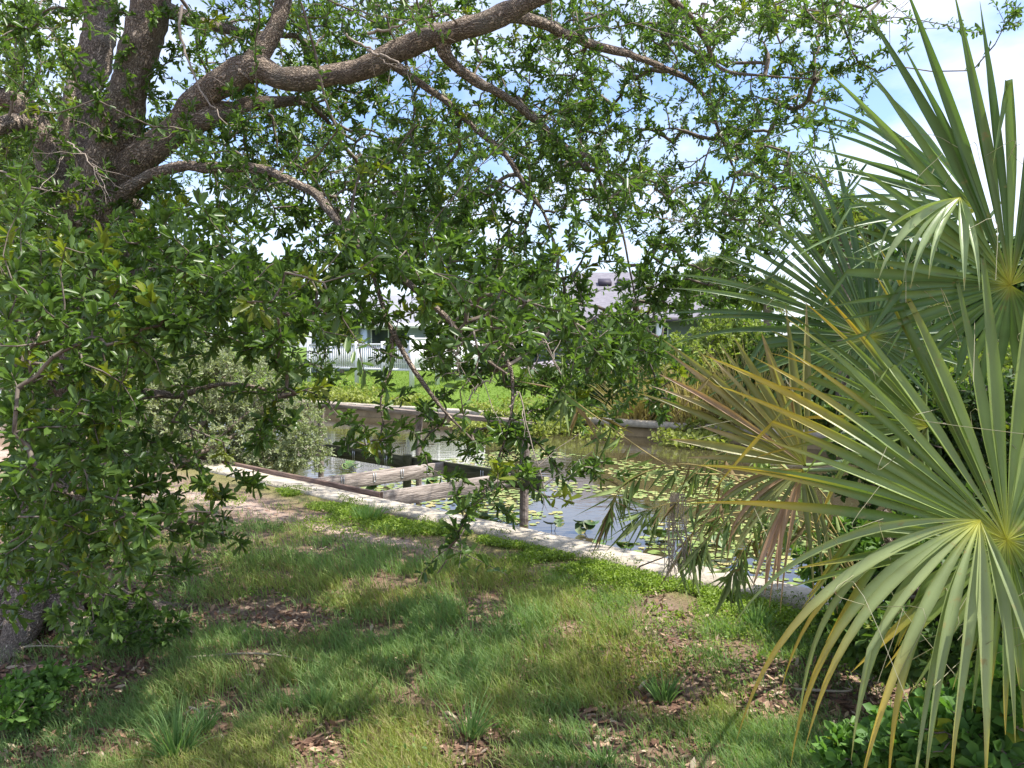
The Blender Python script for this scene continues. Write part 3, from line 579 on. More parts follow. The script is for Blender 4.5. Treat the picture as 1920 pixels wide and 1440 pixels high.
# shrubs on the far bank at the right: light clumps above a dark base
BK = [(1190, 700, 22, 70, 65, 'low dark green shrub at the left end of the far bank thicket', DK), (1270, 690, 21, 75, 80, 'sunny light green shrub on the far bank under the dark-roofed house', YG),
      (1370, 660, 20, 85, 100, 'tall light green shrub on the far bank behind the yellowed frond', YG), (1470, 680, 19, 80, 110, 'green shrub on the far bank behind the yellowed frond tips', GRN), (1590, 690, 18, 95, 120, 'thick green shrub on the bank behind the middle palm hub', GRN),
      (1720, 720, 16, 110, 130, 'wide shrub on the bank between the two palm hubs', GRN), (1860, 740, 14, 120, 140, 'shrub on the bank at the right edge behind the long fronds', YG), (1130, 725, 24, 60, 40, 'small round shrub above the far seawall in mid canal', GRN)]
for k, (px, py, d, rx, ry, lab, cc) in enumerate(BK):
    bx = W(px, py, d); shrub('shrub', lab, 'shrub', (bx[0], bx[1], -.3), blobs_px([(px, py, d, rx, ry * .8, 1.3), (px - rx * .5, py + ry * .35, d - .5, rx * .7, ry * .6, 1), (px + rx * .5, py + ry * .3, d - .4, rx * .7, ry * .65, 1)]), 1500, .13, *cc, per=7, along=3, group='shrubs on the far bank', seed=50 + k, nscale=1.2, wr=.4, trunk=.05, thr=.4)
def tuft(name, label, c, n, h, spread, c0, c1, wdt, seed, group=None, matl=None, parent=None, droop=.5, st=6):
    """grass tuft with n arching blades"""
    rng = np.random.default_rng(seed); c = np.array(c, float); a = rng.random(n) * 6.283; r = rng.random(n) ** .7; B = c + np.stack([np.cos(a), np.sin(a), a * 0], 1) * (r * spread * .35)[:, None]
    lean = np.stack([np.cos(a), np.sin(a), a * 0], 1) * (r * .45 + .05)[:, None] + rng.normal(size=(n, 3)) * .22; T = nrmz(lean + Z); L_ = h * (.5 + .6 * rng.random(n)); V = []; S = nrmz(np.cross(T, rand_dir(rng, n)))
    p = B.copy(); t = T.copy()
    for k in range(st + 1):
        wk = wdt * (1 - (k / st) ** 1.6) * (.8 + .2 * min(k, 1)) + .0004; V.append(p - S * wk / 2); V.append(p + S * wk / 2); t = nrmz(t - Z * droop / st * (k / st) * 2 + lean * .05); p = p + t * (L_ / st)[:, None]
    V = np.stack(V, 1).reshape(-1, 3); f = np.array([[2 * k, 2 * k + 1, 2 * k + 3, 2 * k + 2] for k in range(st)]); F = ((np.arange(n) * 2 * (st + 1))[:, None, None] + f).reshape(-1, 4)
    tone = rng.random((n, 1)); col = np.array(c0) * (1 - tone) + np.array(c1) * tone; o = mesh(name, V - c, F, matl or M_GRASS, None, np.repeat(col, 2 * (st + 1), 0)); o.location = c
    return tag(o, label, 'grass tuft', group)
for k, (px, py, d, h, lab) in enumerate([(1200, 735, 20, 1.6, 'tan dry grass clump standing at the thicket\'s left edge'), (1300, 700, 19, 2.0, 'dry straw-coloured grass clump in the middle of the far bank thicket'), (1420, 690, 18, 2.2, 'tall tan grass clump right behind the yellowed frond')]):
    q = W(px, py, d); tuft('grass_clump', lab, (q[0], q[1], -.25), 420, h, 1.6, (.30, .24, .12), (.42, .34, .17), .03, 70 + k, 'dry grass on the far bank', droop=.7)

# ------------------------------------------------------------------ houses, fences, pole
def quad(mb, *p): V = np.array(p, float); mb.add(V, np.array([[0, 1, 2, 3]]))
def bxw(mb, x0, x1, y0, y1, z0, z1): V, F = box([(x0 + x1) / 2, (y0 + y1) / 2, (z0 + z1) / 2], np.eye(3), ((x1 - x0) / 2, (y1 - y0) / 2, (z1 - z0) / 2)); mb.add(V, F)
def hip(mb, x0, x1, y0, y1, z0, z1, inset, th=.18):
    ym = (y0 + y1) / 2; V = np.array([[x0, y0, z0], [x1, y0, z0], [x1, y1, z0], [x0, y1, z0], [x0 + inset, ym, z1], [x1 - inset, ym, z1]]); 
    mb.add(V, np.array([[0, 1, 5, 4], [2, 3, 4, 5], [1, 2, 5, 5], [3, 0, 4, 4]])[:2]); mb.add(V[[1, 2, 5, 5]] + [[0, 0, 0]] * 3 + [[0, 0, 0.001]] if False else np.array([V[1], V[2], V[5], (V[1] + V[5]) / 2]), np.array([[0, 1, 2, 3]])); mb.add(np.array([V[3], V[0], V[4], (V[3] + V[4]) / 2]), np.array([[0, 1, 2, 3]]))
def house(label, x0, x1, y0, y1, zb, ze, zr, inset, mroof, mwall, wins, cols, extra=None):
    e = empty('house', ((x0 + x1) / 2, (y0 + y1) / 2, zb), label, 'house'); mb = MB(); bxw(mb, x0, x1, y0 + .0, y1, zb - .6, ze - .16); mb.build('wall', mwall, e)
    mb = MB(); hip(mb, x0 - .6, x1 + .6, y0 - .9, y1 + .6, ze, zr, inset); rf = mb.build('roof', mroof, e)
    mb = MB(); bxw(mb, x0 - .6, x1 + .6, y0 - .93, y0 - .87, ze - .2, ze + .02); bxw(mb, x0 - .63, x0 - .57, y0 - .86, y1 + .6, ze - .2, ze + .02); bxw(mb, x1 + .57, x1 + .63, y0 - .86, y1 + .6, ze - .2, ze + .02); mb.build('fascia', M_WHITE if mroof is M_ROOFL else M_VENT, e)
    mb = MB(); bxw(mb, x0 - .56, x1 + .56, y0 - .86, y1 + .56, ze - .15, ze - .1); mb.build('soffit', M_WHITE, e)
    for (a, b, c, d) in wins:
        mb = MB(); t_ = .06
        bxw(mb, a - t_, b + t_, y0 - .05, y0 - .003, d, d + t_); bxw(mb, a - t_, b + t_, y0 - .05, y0 - .003, c - t_, c); bxw(mb, a - t_, a, y0 - .05, y0 - .003, c, d); bxw(mb, b, b + t_, y0 - .05, y0 - .003, c, d); bxw(mb, (a + b) / 2 - .025, (a + b) / 2 + .025, y0 - .05, y0 - .003, c, d)
        wn = mb.build('window', M_WHITE, e); mb = MB(); bxw(mb, a, b, y0 - .03, y0 - .005, c, d); mb.build('pane', M_GLASS).parent = wn; bpy.data.objects[-1] if False else None
        SC.collection.objects[-1].location = -Vector(e.location)
    for (a, b) in cols:
        mb = MB(); bxw(mb, a, b, y0 - .8, y0 - .8 + (b - a), zb - .5, ze - .16); mb.build('column', M_WHITE if mroof is not M_ROOFL else simple('pale_blue_paint', (.55, .63, .75), .7), e)
    return e, rf
dH = 36.; X = lambda px, d=dH: (px - 960) / FPX * d; ZZ = lambda py, d=dH: CAMZ + (650 - py) * d / FPX
house('low pale-roofed house with a sliding window seen through the oak branches on the left', X(585), X(905), dH, dH + 9, .5, ZZ(607, dH - .9), ZZ(553, 40), 2.8, M_ROOFL, M_STUCCO, [(X(698), X(760), .9, 2.42), (X(800), X(850), 1.2, 2.42)], [(X(683), X(694))])
e2, rf = house('large dark-roofed hip house with two roof vents across the canal right of centre', X(1010), X(1330), dH, dH + 11, .6, ZZ(596, dH - .9), ZZ(512, 41.5), 3.1, M_ROOF, M_STUCCO2, [(X(1080), X(1120), 1.0, 2.6), (X(1190), X(1250), .9, 2.6)], [(X(1158), X(1170)), (X(1225), X(1237))])
ze = ZZ(596, dH - .9); zr = ZZ(512, 41.5); y0_, ym = dH - .9, (dH - .9 + dH + 11.6) / 2
for px in (1133, 1168):
    t_ = .70; yy = y0_ + (ym - y0_) * t_; zz = ze + (zr - ze) * t_; mb = MB(); cx = X(px, yy); sl = (zr - ze) / (ym - y0_); V, F = box([cx, yy, zz + .12], [np.array([1., 0, 0]), nrmz(np.array([0, 1, sl])), nrmz(np.array([0, -sl, 1]))], (.32, .28, .1)); mb.add(V, F); v = mb.build('roof_vent', M_VENT); v.parent = rf; v.location = -Vector(e2.location)
def fence(label, a, b, h, zb, solid):
    a = np.array(a); b = np.array(b); Ln = np.linalg.norm(b - a); t = (b - a) / Ln; e = empty('fence', (*a, zb), label, 'fence'); ax = [np.array([*t, 0]), np.array([-t[1], t[0], 0]), Z]
    def bb(mb, s0, s1, w_, z0, z1, off=0): c = a + t * (s0 + s1) / 2; V, F = box([c[0] - t[1] * off, c[1] + t[0] * off, (z0 + z1) / 2 + zb], ax, ((s1 - s0) / 2, w_, (z1 - z0) / 2)); mb.add(V, F)
    mb = MB(); k = 0.
    while k < Ln - .1: bb(mb, k, min(k + (.145 if solid else .05), Ln), .012, .1, h - .07); k += .15 if solid else .115
    mb.build('panel' if solid else 'pickets', M_WHITE, e); mb = MB(); bb(mb, 0, Ln, .03, h - .07, h); bb(mb, 0, Ln, .03, .06, .14, .001); mb.build('rail', M_WHITE, e)
    for s_ in np.linspace(0, Ln, int(Ln / 1.8) + 2): mb = MB(); bb(mb, s_ - .06, s_ + .06, .06, -.5, h + .08); mb.build('post', M_WHITE, e)
fence('white picket fence across the canal under the pale-roofed house', (X(560, 30), 31.5), (X(775, 28), 27.5), 1.05, .72, False)
fence('solid white panel fence across the canal, right of the picket fence', (X(775, 28), 27.6), (X(905, 31), 31), 1.25, .72, True)
up = empty('utility_pole', (X(1165, 60), 60, 0), 'thin pale pole rising behind the dark hip roof', 'pole'); V, F, UV = tube(np.stack([np.full(12, X(1165, 60)), np.full(12, 60.), np.linspace(0, 8.6, 12)], 1), np.linspace(.13, .1, 12), 10); mesh('shaft', V, F, M_POLE, up)
V, F = box([X(1165, 60), 59.86, 8.2], np.eye(3), (.7, .05, .06)); mesh('crossarm', V, F, M_POLE, up)
# boat under cover on the far bank
bt = empty('covered_boat', (X(1030, 27), 27, .45), 'low boat under a grey-brown cover on the far bank behind the leaves', 'boat')
def hull(xs, prof, name, mt):
    rows = []
    for x, wv, zl, zh in prof: rows.append([[x, 27 - wv, zh], [x, 27 - wv * .7, zl], [x, 27 + wv * .7, zl], [x, 27 + wv, zh]])
    V = np.array(rows).reshape(-1, 3); n = len(prof); F = np.array([[i * 4 + j, i * 4 + j + 1, i * 4 + j + 5, i * 4 + j + 4] for i in range(n - 1) for j in range(3)]); mesh(name, V, F, mt, bt)
bt.scale = (.62, .62, .62); bx = X(1030, 27); hull(None, [(bx - 1.6, .7, .75, 1.15), (bx - .6, .8, .7, 1.15), (bx + .6, .75, .7, 1.2), (bx + 1.4, .4, .8, 1.28), (bx + 1.75, .03, 1.0, 1.32)], 'hull', M_WHITE)
rows = []
for x, wv, zh, zt in [(bx - 1.62, .72, 1.155, 1.2), (bx - .8, .82, 1.155, 1.5), (bx + .2, .8, 1.18, 1.62), (bx + 1.2, .5, 1.26, 1.4), (bx + 1.77, .04, 1.33, 1.34)]: rows.append([[x, 27 - wv, zh], [x, 27 - wv * .5, (zh + zt) / 2 + .05], [x, 27, zt], [x, 27 + wv * .5, (zh + zt) / 2 + .05], [x, 27 + wv, zh]])
V = np.array(rows).reshape(-1, 3); F = np.array([[i * 5 + j, i * 5 + j + 1, i * 5 + j + 6, i * 5 + j + 5] for i in range(4) for j in range(4)]); mesh('cover', V, F, simple('boat_cover', (.25, .22, .24), .9, 5, .2), bt)
# ---- far bank ground cover
rng = np.random.default_rng(91)
def scatter_leaves(name, label, P, leaf, c0, c1, per, seed, wr=.7, up=.8, h=.1, mt=None, kind='stuff'):
    rng = np.random.default_rng(seed); i = np.repeat(np.arange(len(P)), per); B = P[i] + rng.normal(size=(len(i), 3)) * [leaf, leaf, 0] + Z * rng.random((len(i), 1)) * h
    D = nrmz(rng.normal(size=(len(i), 3)) + Z * .3); U = nrmz(rng.normal(size=(len(i), 3)) * .6 + Z * up); tone = rng.random((len(i), 1)); col = np.array(c0) * (1 - tone) + np.array(c1) * tone; ls = leaf * (.6 + .7 * rng.random(len(i)))
    V, F, C = leaves(B, D, U, ls, ls * wr, col); return tag(mesh(name, V, F, mt or M_BUSH, None, C), label, kind=kind)
s_ = rng.uniform(-4, 32, 5200); o_ = rng.gamma(1.5, .5, 5200); d_ = fard(s_) - .12 + o_; P = np.concatenate([sd2xy(s_, d_), gz(s_, d_)[:, None]], 1)
nz = fbm(P[:, :2], .5, 3); P = P[nz > .42]
s2 = rng.uniform(-4, 13.5, 2600); o2 = rng.random(2600) ** 2; P2 = np.concatenate([sd2xy(s2, fard(s2) - .32 - o2 * 1.6), (np.where(o2 < .12, WATER + .34 * rng.random(2600), WATER + .01))[:, None]], 1); P2 = P2[fbm(P2[:, :2], .6, 8) > .44]; P = np.vstack([P, P2])
scatter_leaves('bank_weeds', 'yellow-green weeds trailing over the top of the far seawall', P, .11, (.17, .2, .04), (.33, .36, .10), 6, 1, h=.28)
s_ = rng.uniform(-4, 40, 22000); d_ = fard(s_) + .3 + rng.random(22000) ** 1.3 * 14; P = np.concatenate([sd2xy(s_, d_), gz(s_, d_)[:, None]], 1)
scatter_leaves('far_lawn_grass', 'short bright green lawn grass on the far bank', P, .1, (.14, .22, .035), (.23, .32, .06), 3, 2, wr=.2, up=.1, h=.03, mt=M_GRASS)

# ------------------------------------------------------------------ lily pads
rng = np.random.default_rng(14); n = 16000; s_ = rng.uniform(-4.5, 9.5, n); d_ = .9 + rng.random(n) ** 1.1 * 7.0; nz = fbm(np.stack([s_, d_ * 1.3], 1), .55, 61, 3) + .07 * np.exp(-((d_ - 3) / 2.2) ** 2) - .03 * np.clip(d_ - 5.2, 0, 5)
keep = nz > .512; s_, d_ = s_[keep], d_[keep]
def pad_mesh(r, rng, k=11):
    a = np.linspace(.18, 6.283 - .18, k); rr = r * (1 + .06 * rng.normal(size=k)); V = np.vstack([[0, 0, 0], np.stack([rr * np.cos(a), rr * np.sin(a), np.abs(rng.normal(size=k)) * r * .05], 1)]); F = np.array([[0, i, i + 1, i + 1] for i in range(1, k)])[:, :3]; return V, F
pts = []; cell = {}
for s, d in zip(s_, d_):
    r = .028 + .052 * rng.random() ** 1.2; p = sd2xy(np.array(s), np.array(d)); key = (int(p[0] / .25), int(p[1] / .25)); ok = True
    for dx in (-1, 0, 1):
        for dy in (-1, 0, 1):
            for (q, r2) in cell.get((key[0] + dx, key[1] + dy), []):
                if (q[0] - p[0]) ** 2 + (q[1] - p[1]) ** 2 < ((r + r2) * .88) ** 2: ok = False
    if ok: cell.setdefault(key, []).append((p, r)); pts.append((*p, r))
pts = np.array(pts); q = np.concatenate([pts[:, :2], np.full((len(pts), 1), WATER)], 1); px, py, dep = proj(q); vis = (px > 600) & (px < 1900) & (py < 1180); pts = pts[vis]; dep = dep[vis]; od = np.argsort(dep - pts[:, 2] * 10); pts = pts[od]
protos = []; PCOL = [(.16, .24, .05), (.24, .30, .08), (.30, .32, .10), (.38, .33, .13), (.20, .27, .07)]
for k in range(5):
    V, F = pad_mesh(1., rng, 13); protos.append((V, F, PCOL[k]))
pm = []
for V, F, c in protos:
    me = bpy.data.meshes.new('lily_pad'); me.from_pydata([tuple(v) for v in V], [], [tuple(int(i) for i in f) for f in F]); a = me.color_attributes.new('Col', 'FLOAT_COLOR', 'POINT'); cc = np.ones((len(V), 4)); cc[:, :3] = c; a.data.foreach_set('color', cc.astype(np.float32).ravel()); me.materials.append(M_PAD); pm.append(me)
for k, (x, y, r) in enumerate(pts[:300]):
    kk_ = int(rng.choice(5, p=[.3, .28, .14, .08, .2])); o = bpy.data.objects.new('lily_pad', pm[kk_]); SC.collection.objects.link(o); o.location = (x, y, WATER + .006 + .002 * rng.random()); o.scale = (r, r, r); o.rotation_euler = (rng.normal() * .02, rng.normal() * .02, rng.random() * 6.28)
    tag(o, ['small', 'medium-sized', 'large'][min(2, int((r - .028) / .017))] + ' ' + ['deep green', 'light green', 'yellow-green', 'yellowed', 'fresh green'][kk_] + ' lily pad floating flat on the near half of the canal', 'lily pad', 'lily pads floating on the canal')
mb = MB()
for (x, y, r) in pts[300:]:
    V, F, c = protos[int(rng.choice(5, p=[.26, .26, .18, .1, .2]))]; a = rng.random() * 6.28; Rm = np.array([[math.cos(a), -math.sin(a), 0], [math.sin(a), math.cos(a), 0], [0, 0, 1]]); mb.add(V @ Rm.T * r + [x, y, WATER + .006], F, np.array(c))
tag(mb.build('lily_pads', M_PAD), 'carpet of small lily pads further out on the canal', kind='stuff')
# raised, curled lily leaves
PH = ['inside the dock frame behind the ledger', 'inside the dock frame against the grass tuft', 'in front of the nearest joist end', 'between the nearest joist and the tall post', 'on the wall side of the tall front post', 'right beside the foot of the tall front post', 'just right of the tall front post', 'close to the seawall left of the cane grass', 'second from the cane grass tips along the seawall', 'under the dangling dead roots', 'beside the dangling dead roots', 'further out beyond the seawall clumps', 'right of the dangling roots, furthest out', 'under the nearest joist middle', 'in the left bay of the dock frame', 'out on open water right of the tall post', 'under the dark shrub at the seawall right end', 'smallest one beside the fine-leaved bush']
UPS = [(700, 925, .0), (720, 905, 0), (865, 945, 0), (905, 945, 0), (920, 985, 0), (945, 990, 0), (1035, 995, 0), (1130, 1040, 0), (1175, 1045, 0), (1305, 1070, 0), (1310, 1080, 0), (1230, 1020, 0), (1345, 1020, 0), (810, 915, 0), (665, 885, 0), (1090, 1000, 0), (1400, 1060, 0), (660, 880, 0)]
for k, (px, py, _) in enumerate(UPS):
    g = ground(px, py, WATER); e = empty('water_lily', (*g, WATER), 'dark lily leaves raised on stalks, ' + PH[k], 'water plant', 'raised lily leaves among the pads'); mb = MB(); sb = MB(); rr = np.random.default_rng(k + 5)
    for j in range(rr.integers(2, 5)):
        h = rr.uniform(.05, .15); off = rr.normal(size=2) * .07; top = np.array([g[0] + off[0], g[1] + off[1], WATER + h]); V, F, _ = tube(spline([[*g, WATER - .1], [g[0] + off[0] * .6, g[1] + off[1] * .6, WATER + h * .6], top], 8), .004, 5); sb.add(V, F)
        V, F = pad_mesh(rr.uniform(.06, .11), rr); V[:, 2] += (V[:, 0] ** 2) * rr.uniform(2, 6); tl = rr.uniform(-.9, .9); V = V @ np.array([[1, 0, 0], [0, math.cos(tl), -math.sin(tl)], [0, math.sin(tl), math.cos(tl)]]).T; mb.add(V + top, F, np.array((.05, .10, .02)) * rr.uniform(.7, 2))
    sb.build('stem', M_TWIG, e); mb.build('leaf', M_PAD, e)

# ------------------------------------------------------------------ fan palms
def frond(par, hub, nrm, segs, L, wmax=.045, fuse=.42, droop=.5, c0=(.06, .12, .035), c1=(.10, .17, .05), tipc=(.35, .28, .05), tipa=.4, hubc=(.50, .48, .07), base=None, seed=0, label=None, pet=.012, st=13, lump=.0, deadc=None):
    """palmate leaf. segs: (angle0, angle1, count, length factor) in the blade's plane, 0 = right, 90 = up"""
    rng = np.random.default_rng(seed); nrm = nrmz(np.array(nrm, float)); eu = nrmz(UP - (UP @ nrm) * nrm); er = np.cross(eu, nrm); mb = MB(); hub = np.array(hub, float)
    for (a0, a1, cn, lf) in segs:
        da = abs(R(a1 - a0)) / cn
        for k in range(cn):
            th = R(a0) + (R(a1) - R(a0)) * (k + .5) / cn + rng.normal() * .26 * da; dr = er * math.cos(th) + eu * math.sin(th); Ls = L * lf * rng.uniform(.8, 1.06); rf = Ls * fuse * rng.uniform(.85, 1.1)
            t = dr.copy(); p = hub.copy(); V = []; C = []; dro = droop * rng.uniform(.6, 1.5); kink = rng.random() < .20; kinkr = rng.uniform(.5, .75); tone = rng.random(); gcol = np.array(c0) * (1 - tone) + np.array(c1) * tone; ta = min(1, tipa * rng.uniform(.2, 2)); dead = deadc is not None and rng.random() < deadc
            wid = wmax * rng.uniform(.6, 1.12); nn = nrmz(nrm + dr * .0 + np.cross(dr, nrm) * rng.normal() * .25)
            for i in range(st + 1):
                f = i / st; r = Ls * f
                wk = min(2 * r * math.tan(da / 2) * 1.0 + .002, wid); 
                if r > rf: wk = wk * (1 - ((r - rf) / (Ls - rf)) ** .95) + .0008
                S = nrmz(np.cross(t, nn)); up_ = np.cross(S, t); fo = (.55 + .15 * math.sin(6 * f + k)) * wk
                V += [p - S * wk / 2 + up_ * fo * .5, p - up_ * fo * .5, p + S * wk / 2 + up_ * fo * .5]
                m_ = np.clip((f - (1 - .55 * ta)) / .25, 0, 1) * (ta > .08); h_ = np.clip(1 - f / .14, 0, 1) ** 1.5
                cc = gcol * (1 - m_) + np.array(tipc) * m_; cc = cc * (1 - h_) + np.array(hubc) * h_
                if dead: cc = cc * .15 + np.array((.34, .20, .13)) * .85
                cc = cc * rng.uniform(.86, 1.12); C += [cc, cc * 1.3 + .015, cc]
                step = Ls / st; g_ = max(0, f - .25)
                t = nrmz(t - Z * dro * step * (1.2 + 3.4 * g_) + rng.normal(size=3) * .010 - (Z * 1.5 if kink and abs(f - kinkr) < .5 / st else 0)); p = p + t * step
            V = np.array(V); F = np.array([[3 * i + j, 3 * i + j + 1, 3 * i + j + 4, 3 * i + j + 3] for i in range(st) for j in range(2)]); mb.add(V, F, np.array(C))
            if rng.random() < .3:   # pale thread between segments
                q0 = V[3 * int(st * .5)]; q = spline([q0, q0 + rng.normal(size=3) * .06, q0 + rng.normal(size=3) * .1 - Z * .12], 8); v_, f_, _ = tube(q, .0009, 3); mb.add(v_, f_, np.array((.4, .38, .25)))
    o = mb.build('frond', M_PALM, par)
    if label: o['label'] = label
    if base is not None:
        b = np.array(base, float); md = (b + hub) / 2 + Z * .10 * np.linalg.norm(b - hub) - nrm * .12; q = spline([b, md, hub - nrm * .012], 26); V, F, UV = tube(q, np.linspace(pet * 1.4, pet * .55, 26), 7); pt = mesh('petiole', V, F, M_PET); pt.parent = o; pt.location = -Vector(par.location)
    return o
M_PET = simple('petiole_green', (.16, .22, .06), .5, 6, .2)
def palm_trunk(par, base, top, r):
    mb = MB(); q = spline([base, (np.array(base) + top) / 2, top], 14); V, F, UV = tube(q, r, 14, .15, 3); mb.add(V, F, None, UV); rng = np.random.default_rng(2)
    for k in range(26):      # old leaf boots
        f = rng.random(); c = q[int(f * 13)]; a = rng.random() * 6.28; d_ = np.array([math.cos(a), math.sin(a), 1.2]); b = c + np.array([math.cos(a), math.sin(a), 0]) * r * .8; V, F, UV = tube(b + nrmz(d_) * np.linspace(0, .22, 6)[:, None], np.linspace(.035, .02, 6), 6); mb.add(V, F, None, UV)
    mb.build('trunk', M_BARK, par, True)
PA = empty('fan_palm', (2.35, 2.9, 0), 'nearest fan palm at the right edge with long upright and drooping green fronds', 'palm'); baseA = np.array([2.3, 2.95, .75]); palm_trunk(PA, (2.35, 2.9, -.05), (2.3, 2.95, .8), .14)
VI = lambda x, y, z: np.array([x, y, z], float)
GC = dict(c0=(.10, .155, .035), c1=(.21, .275, .075))
# front hub low at the right
frond(PA, W(1888, 1012, 2.15), VI(-.25, -1, .25), [(80, 104, 4, .98), (104, 128, 5, 1.04), (128, 150, 5, 1.0), (150, 176, 5, .84), (176, 198, 4, .72), (205, 232, 4, .55), (232, 282, 10, .5), (282, 360, 13, .5), (0, 80, 9, .6)], .98, .050, .36, .14, tipa=.5, tipc=(.45, .34, .05), base=baseA, seed=1, label='big front frond with a yellow hub and spreading segments', **GC)
# drooping frond folded over to the lower left
frond(PA, W(1838, 975, 2.05), VI(-.3, -.7, .75), [(176, 222, 7, 1.12), (222, 262, 6, .98), (262, 292, 3, .85)], .80, .036, .3, 1.35, c0=(.19, .24, .09), c1=(.28, .33, .14), tipc=(.42, .32, .06), tipa=.6, seed=2, label='drooping frond with pale segments hanging over the grass')
# upright hub above
frond(PA, W(1895, 535, 2.3), VI(-.1, -1, -.1), [(74, 96, 5, .93), (96, 128, 8, 1.0), (128, 160, 5, .6), (160, 200, 6, .62), (200, 230, 5, .45), (20, 70, 7, .8), (230, 330, 10, .4)], .94, .048, .45, .08, c0=(.075, .14, .04), c1=(.16, .24, .075), tipa=.08, base=baseA, seed=3, label='tall upright dark green frond against the sky')
frond(PA, W(1835, 395, 2.6), VI(.15, -1, .3), [(118, 150, 6, .95), (150, 180, 6, .95), (180, 200, 3, .85)], .72, .034, .38, .30, c0=(.08, .15, .06), c1=(.17, .25, .11), tipa=.1, base=baseA, seed=4, label='frond with thin tips reaching left against the sky')
frond(PA, W(1800, 370, 2.2), VI(-.3, -.5, .9), [(185, 262, 5, .55), (262, 285, 2, .55)], .6, .028, .5, 2.6, c0=(.22, .29, .13), c1=(.33, .40, .19), tipa=.15, seed=5, label='small frond with pale segments bent straight down')
PB = empty('fan_palm', (2.2, 3.9, 0), 'second fan palm behind the nearest one, with a yellowing frond over the water', 'palm'); baseB = np.array([2.15, 3.9, .7]); palm_trunk(PB, (2.2, 3.9, -.05), (2.15, 3.9, .75), .13)
frond(PB, W(1632, 632, 3.1), VI(-.05, -1, .15), [(95, 135, 10, 1.0), (135, 170, 10, 1.0), (170, 205, 7, .85), (205, 250, 7, .55), (250, 340, 12, .45), (340, 360, 3, .5), (0, 95, 13, .6)], .88, .038, .36, .22, c0=(.07, .13, .055), c1=(.15, .22, .09), tipa=.1, base=baseB, seed=7, label='middle blue-green frond with a small yellow hub')
frond(PB, W(1510, 872, 2.9), VI(-.1, -1, .1), [(88, 126, 6, .92), (126, 156, 8, 1.06), (156, 178, 3, .8)], .64, .058, .5, .12, c0=(.17, .18, .05), c1=(.36, .31, .11), tipc=(.38, .27, .15), tipa=.5, hubc=(.38, .40, .08), base=baseB, seed=8, label='yellowing upright frond with brown tips over the canal', deadc=.10)
frond(PB, W(1505, 880, 2.95), VI(-.1, -1, .3), [(176, 215, 6, .9), (215, 300, 7, .85)], .62, .024, .35, 1.3, c0=(.11, .13, .05), c1=(.24, .25, .09), tipc=(.25, .15, .08), tipa=.5, base=baseB, seed=9, label='ragged hanging frond of dark thin segments', deadc=.16)
frond(PB, W(1475, 935, 2.8), VI(-.1, -1, .2), [(238, 262, 3, 1.0)], .36, .060, .3, .9, c0=(.30, .18, .12), c1=(.42, .28, .20), tipc=(.26, .15, .10), tipa=.4, hubc=(.40, .27, .2), seed=21, label='dead pinkish-brown segments hanging from the yellowed frond')
frond(PB, W(1492, 850, 2.95), VI(-.1, -1, .1), [(92, 98, 1, 1.0)], .50, .055, .1, .1, c0=(.30, .17, .11), c1=(.36, .21, .14), tipc=(.26, .15, .10), tipa=.4, hubc=(.3, .2, .12), seed=22, label='single upright dead brown segment')
frond(PB, W(1740, 800, 2.7), VI(-.1, -1, .1), [(120, 165, 7, 1.0), (165, 200, 4, .8)], .74, .030, .35, .25, tipc=(.50, .34, .04), tipa=.7, base=baseB, seed=10, label='frond with yellow-orange tipped segments', **GC)
frond(PB, W(1765, 560, 3.3), VI(.0, -1, .15), [(100, 150, 8, .8), (150, 215, 9, .7), (215, 300, 8, .6), (30, 100, 8, .7)], .82, .034, .4, .4, c0=(.045, .095, .035), c1=(.09, .15, .05), tipa=.1, base=baseB, seed=12)
# far cabbage palms
def farpalm(label, px, py, d, r, seed):
    c = W(px, py, d); e = empty('cabbage_palm', (c[0], c[1], 0), label, 'palm', 'distant cabbage palms'); V, F, UV = tube(np.stack([np.full(12, c[0]), np.full(12, c[1]), np.linspace(-.3, c[2], 12)], 1), .14, 9, .1, seed); mesh('trunk', V, F, M_BARK, e, None, UV, True); rng = np.random.default_rng(seed)
    for k in range(24):
        dv = rand_dir(rng, 1)[0]; dv[2] = abs(dv[2]) * 1.0 - .25; dv = nrmz(dv); hub = c + dv * r * .45; nv = nrmz(np.cross(dv, rng.normal(size=3))); mb = MB(); sv = np.cross(dv, nv); Q = []; n_ = 26
        th = np.linspace(-1.9, 1.9, n_) ; D = np.cos(th)[:, None] * dv + np.sin(th)[:, None] * sv - Z * .15 + rng.normal(size=(n_, 3)) * .05; tone = rng.random((n_, 1)); V, F, C = leaves(np.repeat(hub[None], n_, 0), D, np.repeat(nv[None], n_, 0), np.full(n_, r * .62), np.full(n_, r * .085), np.array((.13, .17, .05)) * (1 - tone) + np.array((.26, .30, .10)) * tone, wide=.45)
        mesh('frond', V, F, M_PALM, e, C)
farpalm('distant round-headed cabbage palm behind the middle frond, upper right', 1585, 440, 17, 1.0, 1)
farpalm('distant cabbage palm head above the thicket, right of the dark hip roof', 1340, 520, 24, .85, 2)
farpalm('distant cabbage palm low behind the middle frond', 1440, 560, 26, 1.0, 3)

